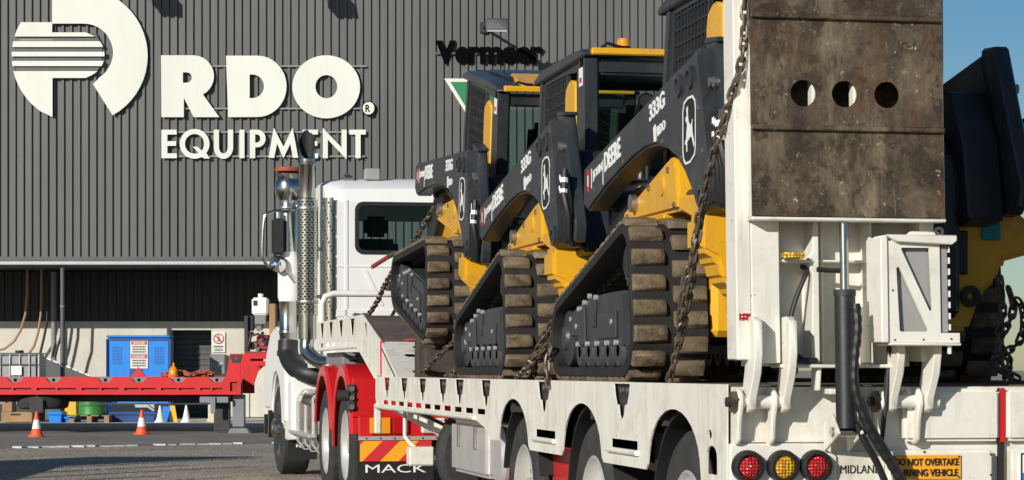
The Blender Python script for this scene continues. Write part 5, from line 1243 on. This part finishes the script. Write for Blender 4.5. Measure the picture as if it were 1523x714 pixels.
# the cab is a hollow shell: back wall with a window opening is a separate panel, so drop the back faces between z 1.35 and 2.98
keep = []
for f_ in fs:
    pts = [vs_[i] for i in f_]
    if len(pts) == 4 and min(p.y for p in pts) > 17.5 and max(p.z for p in pts) > 2.85 and min(p.z for p in pts) > 2.05 and min(p.x for p in pts) > .18 and max(p.x for p in pts) < 2.32: continue
    if len(pts) == 4 and all(p.y < 15.66 for p in pts) and abs(max(p.z for p in pts) - 2.98) < .01 and min(p.x for p in pts) > .25 and max(p.x for p in pts) < 2.25: continue
    keep.append(f_)
cabb = MB().add(vs_, keep).build('cab', 'white_clean', tk_)
def rrect(x0_, x1_, z0_, z1_, r_, n_=5):
    return arc(x1_ - r_, z1_ - r_, r_, 0, 90, n_) + arc(x0_ + r_, z1_ - r_, r_, 90, 180, n_) + arc(x0_ + r_, z0_ + r_, r_, 180, 270, n_) + arc(x1_ - r_, z0_ + r_, r_, 270, 360, n_)
win = rrect(.49, 2.01, 2.455, 2.965, .08)
MB().holed([(.258, 1.349), (2.242, 1.349), (2.242, 2.982), (.258, 2.982)], [win], 'y', 15.598, 15.62).build('back_wall', 'white_clean', cabb, smooth=False)
MB().holed(rrect(.47, 2.03, 2.435, 2.985, .09), [rrect(.515, 1.985, 2.48, 2.94, .06)], 'y', 15.585, 15.63).build('window_seal', 'hose', cabb, bevel=.006)
MB().prism(rrect(.51, 1.99, 2.475, 2.945, .06), 'y', 15.605, 15.612).build('rear_window', 'glass_dark', cabb, smooth=False)
MB().prism([(17.53, 2.9), (17.545, 2.9), (17.99, 2.1), (17.975, 2.1)], 'x', .19, 2.31).build('windscreen', 'glass_dark', cabb, smooth=False)
MB().box(.36, .40, 15.588, 15.60, 1.6, 3.0).build('pressed_rib', 'white_clean', cabb, bevel=.008)
MB().box(.27, 2.23, 15.590, 15.60, 2.30, 2.315).build('seam', 'white_clean', cabb, bevel=.003)
MB().box(.27, 2.23, 15.588, 15.60, 1.78, 1.86).build('pressed_rib', 'white_clean', cabb, bevel=.012)
MB().prism([(.55, 2.27), (.60, 2.27), (.78, 1.9), (.73, 1.9)], 'y', 15.589, 15.60).build('pressed_rib', 'white_clean', cabb, bevel=.006)
# inside: two seats seen through the glass, far side window light
for xx in (.75, 1.75):
    s2 = MB().prism([(15.95, 1.7), (16.15, 1.7), (16.08, 2.62), (15.98, 2.62)], 'x', xx - .24, xx + .24).build('cab_seat', 'seat', tk_, bevel=.06, seg=2)
    MB().prism([(15.98, 2.64), (16.09, 2.64), (16.07, 2.86), (15.99, 2.86)], 'x', xx - .13, xx + .13).build('headrest', 'seat', s2, bevel=.04, seg=2)
for s_ in (0, 1):
    x_ = (.158, .17) if s_ == 0 else (2.33, 2.342)
    MB().prism([(16.3, 2.42), (17.35, 2.30), (17.3, 2.92), (16.35, 2.95)], 'x', *x_).build('side_window', 'glass_dark', cabb, bevel=.0)
    dr_ = MB().prism([(16.2, 1.3), (17.5, 1.3), (17.5, 2.25), (16.2, 2.36)], 'x', x_[0] - .0, x_[1] + .0).build('door', 'white_clean', cabb, bevel=.004)
    MB().cyl((x_[0] - .02, 16.3, 2.2), (x_[0] - .02, 16.45, 2.2), .015, 8).build('handle', 'chrome', dr_)
    # quarter: hood and front mudguard
hoodp = [(17.9, 1.0), (17.9, 2.1), (18.4, 2.05), (19.8, 1.95), (20.5, 1.80), (20.75, 1.5), (20.8, .9), (20.3, .8)]
MB().prism(hoodp, 'x', .62, 1.88).build('hood', 'white_clean', tk_, bevel=.12, seg=4)
MB().box(.8, 1.7, 20.78, 20.84, .95, 1.7).build('grille', 'chrome', tk_, bevel=.02)
MB().box(-.0, 2.5, 20.75, 20.95, .38, .72).build('bumper', 'chrome', tk_, bevel=.05, seg=2)
fo = [(17.92, 1.05), (17.98, 1.28), (18.35, 1.52), (18.75, 1.70), (19.2, 1.74), (19.7, 1.68), (20.2, 1.45), (20.6, 1.15), (20.7, .75), (19.72, .75)] + [(FA + .66 * math.cos(R(a)), .53 + .66 * math.sin(R(a))) for a in range(15, 181, 11)] + [(18.30, .62), (17.92, .62)]
for xa, xb in ((-.03, .60), (1.90, 2.53)):
    MB().holed(fo, [], 'x', xa, xb).build('front_mudguard', 'white_clean', tk_, bevel=.05, seg=3)
    MB().prism([(17.5, .45), (18.22, .42), (18.25, 1.03), (17.5, 1.15)], 'x', xa + .03, xb - .1).build('step_skirt', 'white_clean', tk_, bevel=.02)
MB().lathe([(0, -.03), (.03, -.03), (.045, 0)], (-.03, 18.55, 1.42), 'x', 14).build('side_lamp', 'dark_frame', tk_)
# roof furniture
MB().box(.62, .78, 15.9, 16.05, 3.24, 3.36).build('roof_lamp', 'grey_panel', tk_, bevel=.01)
MB().cyl((.45, 15.95, 3.24), (.45, 16.1, 3.27), .05, 12).build('air_horn', 'chrome', tk_)
MB().prism([(17.0, 3.22), (17.75, 3.05), (17.8, 3.1), (17.1, 3.27)], 'x', .25, 2.25).build('sun_visor', 'white_clean', tk_, bevel=.01)
# hanger with cable loop on the back wall
hg = MB().prism([(.78, 2.02), (1.06, 2.02), (1.04, 2.12), (.98, 2.20), (.87, 2.20), (.81, 2.12)], 'y', 15.52, 15.585).build('cable_hanger', 'hose', tk_, bevel=.02)
MB().box(.89, .96, 15.515, 15.52, 2.12, 2.17).build('slot', 'plate_white', hg)
for k in range(3): MB().tube(smooth_path([(.86 + k * .05, 15.53, 2.03), (.88 + k * .07, 15.45, 1.88), (.80 + k * .1, 15.35, 1.70), (.9 + k * .06, 15.3, 1.45)], 5), .018, 8).build('air_hose', ('hose', 'red', 'hose')[k], tk_)
# exhaust stack with perforated heat shield
def shell(cx, cy, r, z0, z1, rows, n_, a0=0, a1=360, mod=2):
    m_ = MB(); vs = []; fs = []
    cols = n_ if a1 - a0 >= 360 else n_ + 1
    for i in range(rows + 1):
        for k in range(cols):
            an = R(a0 + (a1 - a0) * k / n_); vs.append((cx + r * math.cos(an), cy + r * math.sin(an), z0 + (z1 - z0) * i / rows))
    for i in range(rows):
        for k in range(n_):
            if 1 < i < rows - 2 and i % 2 == 0 and (k + (i // 2)) % mod == 0: continue
            fs.append((i * cols + k, i * cols + (k + 1) % cols, (i + 1) * cols + (k + 1) % cols, (i + 1) * cols + k))
    return m_.add(vs, fs)
SX, SY_ = .0, 15.85
es = MB().lathe([(.095, 1.55), (.095, 1.80), (.096, 1.80)], (SX, SY_, 0), 'z', 24).build('exhaust_stack', 'chrome', tk_)
MB().lathe([(.08, 1.80), (.08, 3.02)], (SX, SY_, 0), 'z', 20).build('muffler_core', 'dark_frame', es)
MB().lathe([(.07, 3.02), (.085, 3.03), (.085, 3.36), (.092, 3.37), (.092, 3.40), (.082, 3.41), (.082, 3.44)], (SX, SY_, 0), 'z', 24).build('upper_pipe', 'chrome', es)
shell(SX, SY_, .108, 1.80, 3.02, 91, 28).build('heat_shield', 'chrome', es)
# slash cut tip: ring of points whose height follows the cut
v = MB(); k_ = 28; vs_ = []
for i in range(k_):
    an = 2 * math.pi * i / k_; c_, s_ = math.cos(an), math.sin(an)
    vs_ += [(SX + .082 * c_, SY_ + .082 * s_, 3.42), (SX + .082 * c_, SY_ + .082 * s_ + .02, 3.60 + .165 * (s_ * .96 + c_ * .1))]
v.add(vs_, [(2 * i, 2 * ((i + 1) % k_), 2 * ((i + 1) % k_) + 1, 2 * i + 1) for i in range(k_)]).build('stack_tip', 'chrome', es)
v = MB(); vs_ = []
for i in range(k_):
    an = 2 * math.pi * i / k_; c_, s_ = math.cos(an), math.sin(an)
    vs_ += [(SX + .078 * c_, SY_ + .078 * s_, 3.40), (SX + .078 * c_, SY_ + .078 * s_ + .02, 3.592 + .162 * (s_ * .96 + c_ * .1))]
v.add(vs_, [(2 * i, 2 * ((i + 1) % k_), 2 * ((i + 1) % k_) + 1, 2 * i + 1) for i in range(k_)] + [tuple(2 * i for i in range(k_))]).build('stack_bore', 'dark', es)
MB().tube(smooth_path([(SX, SY_, 1.56), (SX, SY_ - .03, 1.42), (SX + .12, SY_ - .2, 1.31), (SX + .3, SY_ - .45, 1.30), (SX + .55, SY_ - .6, 1.30)], 8), .075, 18).build('exhaust_elbow', 'chrome', es)
MB().tube([(SX + .2, SY_ - .5, 1.3), (SX + .2, SY_ - .5, 1.1)], .025, 8).build('elbow_bracket', 'white', es)
for z_ in (1.92, 2.9): MB().lathe([(.112, z_), (.118, z_ + .01), (.118, z_ + .03), (.112, z_ + .04)], (SX, SY_, 0), 'z', 22).build('clamp', 'steel', es)
MB().cyl((SX + .05, SY_, 2.5), (.2, SY_ + .1, 2.5), .02, 8).build('stay', 'steel', es)
MB().cyl((SX + .05, SY_, 2.0), (.2, SY_ + .1, 2.0), .02, 8).build('stay', 'steel', es)
# perforated guard on the cab corner
cg = shell(.235, 15.66, .10, 1.55, 3.02, 71, 15, 150, 275, 5).build('corner_guard', 'chrome', cabb)
MB().lathe([(.09, 1.55), (.09, 3.02)], (.235, 15.66, 0), 'z', 10, 150, 275).build('guard_backing', 'dark', cabb, smooth=True)
# air intake
IX, IY = .0, 17.85
it = MB().lathe([(.098, 1.55), (.098, 1.62), (.105, 1.63), (.105, 1.67), (.098, 1.68), (.098, 1.98), (.104, 2.0)], (IX, IY, 0), 'z', 24).build('air_intake', 'chrome', tk_)
MB().lathe([(.106, 2.0), (.118, 2.05), (.118, 2.5), (.104, 2.56)], (IX, IY, 0), 'z', 24).build('white_sleeve', 'white_clean', it)
MB().lathe([(.102, 2.56), (.102, 3.10), (.098, 3.12), (.102, 3.14), (.102, 3.16)], (IX, IY, 0), 'z', 24).build('upper_pipe', 'chrome', it)
MB().lathe([(.10, 3.14), (.14, 3.20), (.155, 3.26), (.15, 3.34), (.13, 3.38), (.14, 3.40), (.145, 3.44), (.10, 3.47), (0, 3.47)], (IX, IY, 0), 'z', 24).build('rain_cap', 'chrome', it)
MB().lathe([(.10, 3.465), (.15, 3.47), (.155, 3.49), (.14, 3.515), (0, 3.52)], (IX, IY, 0), 'z', 24).build('cap_rim', 'cap_rust', it)
for z_ in (3.04, 3.15): MB().lathe([(.105, z_), (.112, z_ + .01), (.112, z_ + .025), (.105, z_ + .035)], (IX, IY, 0), 'z', 24).build('clamp', 'steel', it)
MB().tube(smooth_path([(IX, IY, 1.56), (IX, IY - .03, 1.40), (IX + .06, IY - .22, 1.26), (IX + .2, IY - .4, 1.18), (IX + .45, IY - .45, 1.15)], 8), .115, 18).build('intake_elbow', 'hose', it)
MB().tube([(IX + .06, IY - .1, 3.07), (.18, 17.4, 3.05)], .02, 8).build('stay', 'chrome', it)
# mirror
mr = MB().tube(smooth_path([(.02, 17.7, 3.02), (-.12, 17.75, 3.02), (-.24, 17.75, 2.99), (-.28, 17.75, 2.92), (-.30, 17.75, 2.65), (-.29, 17.75, 2.48), (-.24, 17.75, 2.40), (-.16, 17.75, 2.37)], 5), .016, 8).build('mirror_bracket', 'chrome', tk_)
MB().box(-.20, -.06, 17.66, 17.74, 2.52, 2.93).build('mirror_case', 'hose', mr, bevel=.02, seg=2)
MB().box(-.185, -.075, 17.654, 17.659, 2.54, 2.91).build('mirror_face', 'dark', mr)
MB().cyl((-.13, 17.7, 2.93), (-.13, 17.7, 3.0), .03, 10).build('mirror_mount', 'chrome', mr)
sm = MB().lathe([(0, -.05), (.05, -.04), (.09, -.01), (.095, .02), (.08, .06), (.04, .09), (0, .1)], (-.13, 17.68, 2.42), 'y', 20).build('spot_mirror', 'hose', mr)
MB().lathe([(0, -.066), (.05, -.056), (.085, -.02)], (-.13, 17.68, 2.405), 'y', 20).build('spot_mirror_face', 'mirror_glass', mr)
MB().tube([(-.08, 17.7, 2.40), (.06, 17.65, 2.20)], .015, 8).build('mirror_stay', 'chrome', mr)

# ================================================================== chains
OFF = Vector((0, 0, 0))
def link_mesh(pitch, r):
    l = pitch + 2 * r * 1.0; w_ = r * 3.6; pts = []
    h_ = l / 2 - w_ / 2
    for i in range(5): a = R(-90 + 45 * i); pts.append((0 + (h_ if h_ > 0 else 0) + w_ / 2 * math.cos(a), w_ / 2 * math.sin(a), 0))
    for i in range(5): a = R(90 + 45 * i); pts.append((-(h_ if h_ > 0 else 0) + w_ / 2 * math.cos(a), w_ / 2 * math.sin(a), 0))
    return MB().tube(pts, r, 6, closed=True)
LK = {}
def chain(path, pitch, lab, base=None, n=8, frame='t', roll=0, dens=6):
    pts = smooth_path(path, dens) if len(path) > 2 else [Vector(p) for p in path]
    d = [0]
    for i in range(1, len(pts)): d.append(d[-1] + (pts[i] - pts[i - 1]).length)
    def pos(s_):
        s_ = min(max(s_, 0), d[-1])
        for i in range(1, len(d)):
            if s_ <= d[i] + 1e-9: return pts[i - 1].lerp(pts[i], (s_ - d[i - 1]) / max(1e-9, d[i] - d[i - 1]))
        return pts[-1]
    b = Vector(path[-1])
    c_ = thing('chain', lab, 'chain', tr(*b), AN, 'tie down chains on the trailer')
    k = pitch
    if k not in LK: LK[k] = link_mesh(pitch * 1.12, pitch * .17).build('link', 'chain_steel', c_); o = LK[k]; fresh = True
    else: o = None
    m_ = int(d[-1] / pitch); ph = random.random()
    for i in range(m_):
        p0, p1 = pos(i * pitch), pos((i + 1) * pitch); t = (p1 - p0).normalized(); u = t.orthogonal().normalized()
        u = (Vector((1, 0, 0)) - t * t.x).normalized() if abs(t.x) < .9 else (Vector((0, 0, 1)) - t * t.z).normalized()
        w_ = t.cross(u)
        if i % 2: u, w_ = w_, -u
        an = R(25 + ph * 90 + 40 * math.sin(i * .7 + ph * 6)); u, w_ = u * math.cos(an) + w_ * math.sin(an), w_ * math.cos(an) - u * math.sin(an)
        mt_ = Matrix((t, u, w_)).transposed().to_4x4(); mt_.translation = (p0 + p1) / 2 - b
        l_ = o if o is not None else LK[k].copy()
        if o is None: C.objects.link(l_); l_.parent = c_
        l_.matrix_local = mt_; o = None
    return c_
chain([(.045, -.14, 3.2), (.04, -.13, 2.75), (.03, -.125, 2.50), (.0, -.05, 2.33), (-.02, .10, 2.15), (-.02, .27, 1.97), (-.02, .38, 1.83), (.0, .55, 1.60), (.0, .74, 1.36), (.0, .93, 1.18)], .042, 'long rusty chain hanging from the raised ramp down to the deck edge')
chain([(.0, .36, 1.90), (-.03, .40, 1.72), (-.035, .50, 1.55), (-.03, .62, 1.42), (-.02, .66, 1.45), (-.02, .60, 1.58), (-.01, .55, 1.68)], .042, 'slack loop of rusty chain beside the near loader track')
hk = MB().lathe([(.018, -.006), (.032, -.006), (.032, .006), (.018, .006)], (0, 0, 0), 'y', 14, close=True)
chain([(-.0, 6.15, 2.45), (.05, 6.5, 2.38)], .05, 'short chain end hooked to the boom of the middle loader') if False else None
for i, path in enumerate(([(.12, 3.62, 1.62), (.06, 3.85, 1.45), (.04, 4.1, 1.32), (.04, 4.45, 1.22), (.05, 4.75, 1.19)],
             [(.10, 3.60, 1.55), (.08, 3.8, 1.40), (.02, 4.0, 1.30), (.03, 4.2, 1.22), (.06, 4.5, 1.19)],
             [(.14, 3.65, 1.50), (.09, 3.9, 1.36), (.07, 4.2, 1.28), (.09, 4.4, 1.20), (.12, 4.7, 1.19)])):
    chain(path, .05, ('outer strand of the chain heap between the two rear loaders', 'middle strand of the chain heap between the two rear loaders', 'inner strand of the chain heap between the two rear loaders')[i])
chain([(.01, 3.50, 1.36), (-.012, 3.50, 1.28), (-.012, 3.48, 1.175), (-.012, 3.46, 1.14)], .045, 'short chain with red hook hanging over the white deck edge')
chain([(.25, 7.55, 1.48), (.15, 7.75, 1.40), (.08, 8.0, 1.30), (.04, 8.3, 1.20)], .05, 'chain running from the front loader track down to the deck')
chain([(.10, 7.2, 1.22), (.16, 7.32, 1.25), (.10, 7.42, 1.20), (.06, 7.3, 1.19), (.14, 7.2, 1.19)], .05, 'small heap of chain on the deck behind the front loader')
chain([(.45, 9.3, 2.72), (.35, 9.7, 2.52), (.30, 10.1, 2.36), (.25, 10.5, 2.20), (.2, 11.2, 2.02), (.2, 11.9, 1.84), (.2, 12.4, 1.75)], .055, 'chain from the nose of the front loader to the gooseneck')
chain([(.2, 12.4, 1.75), (.22, 12.8, 1.735), (.15, 13.1, 1.74), (.25, 13.3, 1.735)], .055, 'end of chain lying on the gooseneck deck')
for i in range(3):
    chain([(1.60 + .03 * i, 1.02 - .03 * i, 1.66 - .05 * i), (1.60 + .05 * i, .98, 1.50), (1.57 + .05 * i * (i - 1), .96, 1.36), (1.62 - .045 * i, .94, 1.27), (1.58 + .04 * i, .92, 1.19)], .045, ('left strand of the dark chain bunch hanging right of the ramp', 'middle strand of the dark chain bunch hanging right of the ramp', 'right strand of the dark chain bunch hanging right of the ramp')[i])
# heap of chain and beacon on the red trailer
def wchain(path, pitch, lab):
    b = Vector(path[-1]); c_ = thing('chain', lab, 'chain', b, 0, 'chains on the red trailer'); pts = smooth_path(path, 6); d = [0]
    for i in range(1, len(pts)): d.append(d[-1] + (pts[i] - pts[i - 1]).length)
    m_ = int(d[-1] / pitch); o = None
    if pitch not in LK: LK[pitch] = link_mesh(pitch * 1.12, pitch * .19).build('link', 'red_chain', c_); o = LK[pitch]
    for i in range(m_):
        def pos(s_):
            for j in range(1, len(d)):
                if s_ <= d[j] + 1e-9: return pts[j - 1].lerp(pts[j], (s_ - d[j - 1]) / max(1e-9, d[j] - d[j - 1]))
            return pts[-1]
        p0, p1 = pos(i * pitch), pos((i + 1) * pitch); t = (p1 - p0).normalized(); u = t.orthogonal().normalized(); w_ = t.cross(u)
        if i % 2: u, w_ = w_, -u
        mt_ = Matrix((t, u, w_)).transposed().to_4x4(); mt_.translation = (p0 + p1) / 2 - b
        l_ = o if o is not None else LK[pitch].copy()
        if o is None: C.objects.link(l_); l_.parent = c_
        l_.matrix_local = mt_; o = None
mat('red_chain', (.45, .12, .08), .5, .3, var=.5, scale=12)
q0 = rp(238, 560); q1 = rp(315, 560)
for k in range(3):
    wchain([(q0[0] + (q1[0] - q0[0]) * t, TY + .3 + .12 * k + random.uniform(-.1, .1), 1.075 + random.uniform(.0, .11)) for t in [j / 9 for j in range(10)]], .085, ('nearest', 'middle', 'farthest')[k] + ' strand of the reddish chain heap on the red trailer deck')
q = rp(256, 560)
wb = thing('warning_beacon', 'small orange beacon standing on the red trailer deck', 'beacon', **at_wall(q[0], TY + .2, 1.045))
MB().lathe([(.11, 1.045), (.11, 1.10), (.09, 1.12)], (q[0], TY + .2, 0), 'z', 16).build('base', 'cone_orange', wb)
MB().lathe([(.085, 1.12), (.085, 1.22), (.05, 1.27), (.02, 1.29), (.02, 1.35), (0, 1.36)], (q[0], TY + .2, 0), 'z', 16).build('dome', 'orange_lens', wb)
# chain binder (red lever) at the front loader
cbn = tthing('chain_binder', 'red lever chain binder pointing at the front loader track', 'binder', (.15, 10.9, 2.1))
MB().bar((.10, 11.5, 2.13), (.14, 10.7, 2.19), .022, .03).build('lever', 'red_dirty', cbn); MB().cyl((.14, 10.68, 2.19), (.15, 10.5, 2.2), .022, 8).build('hook', 'chain_steel', cbn)
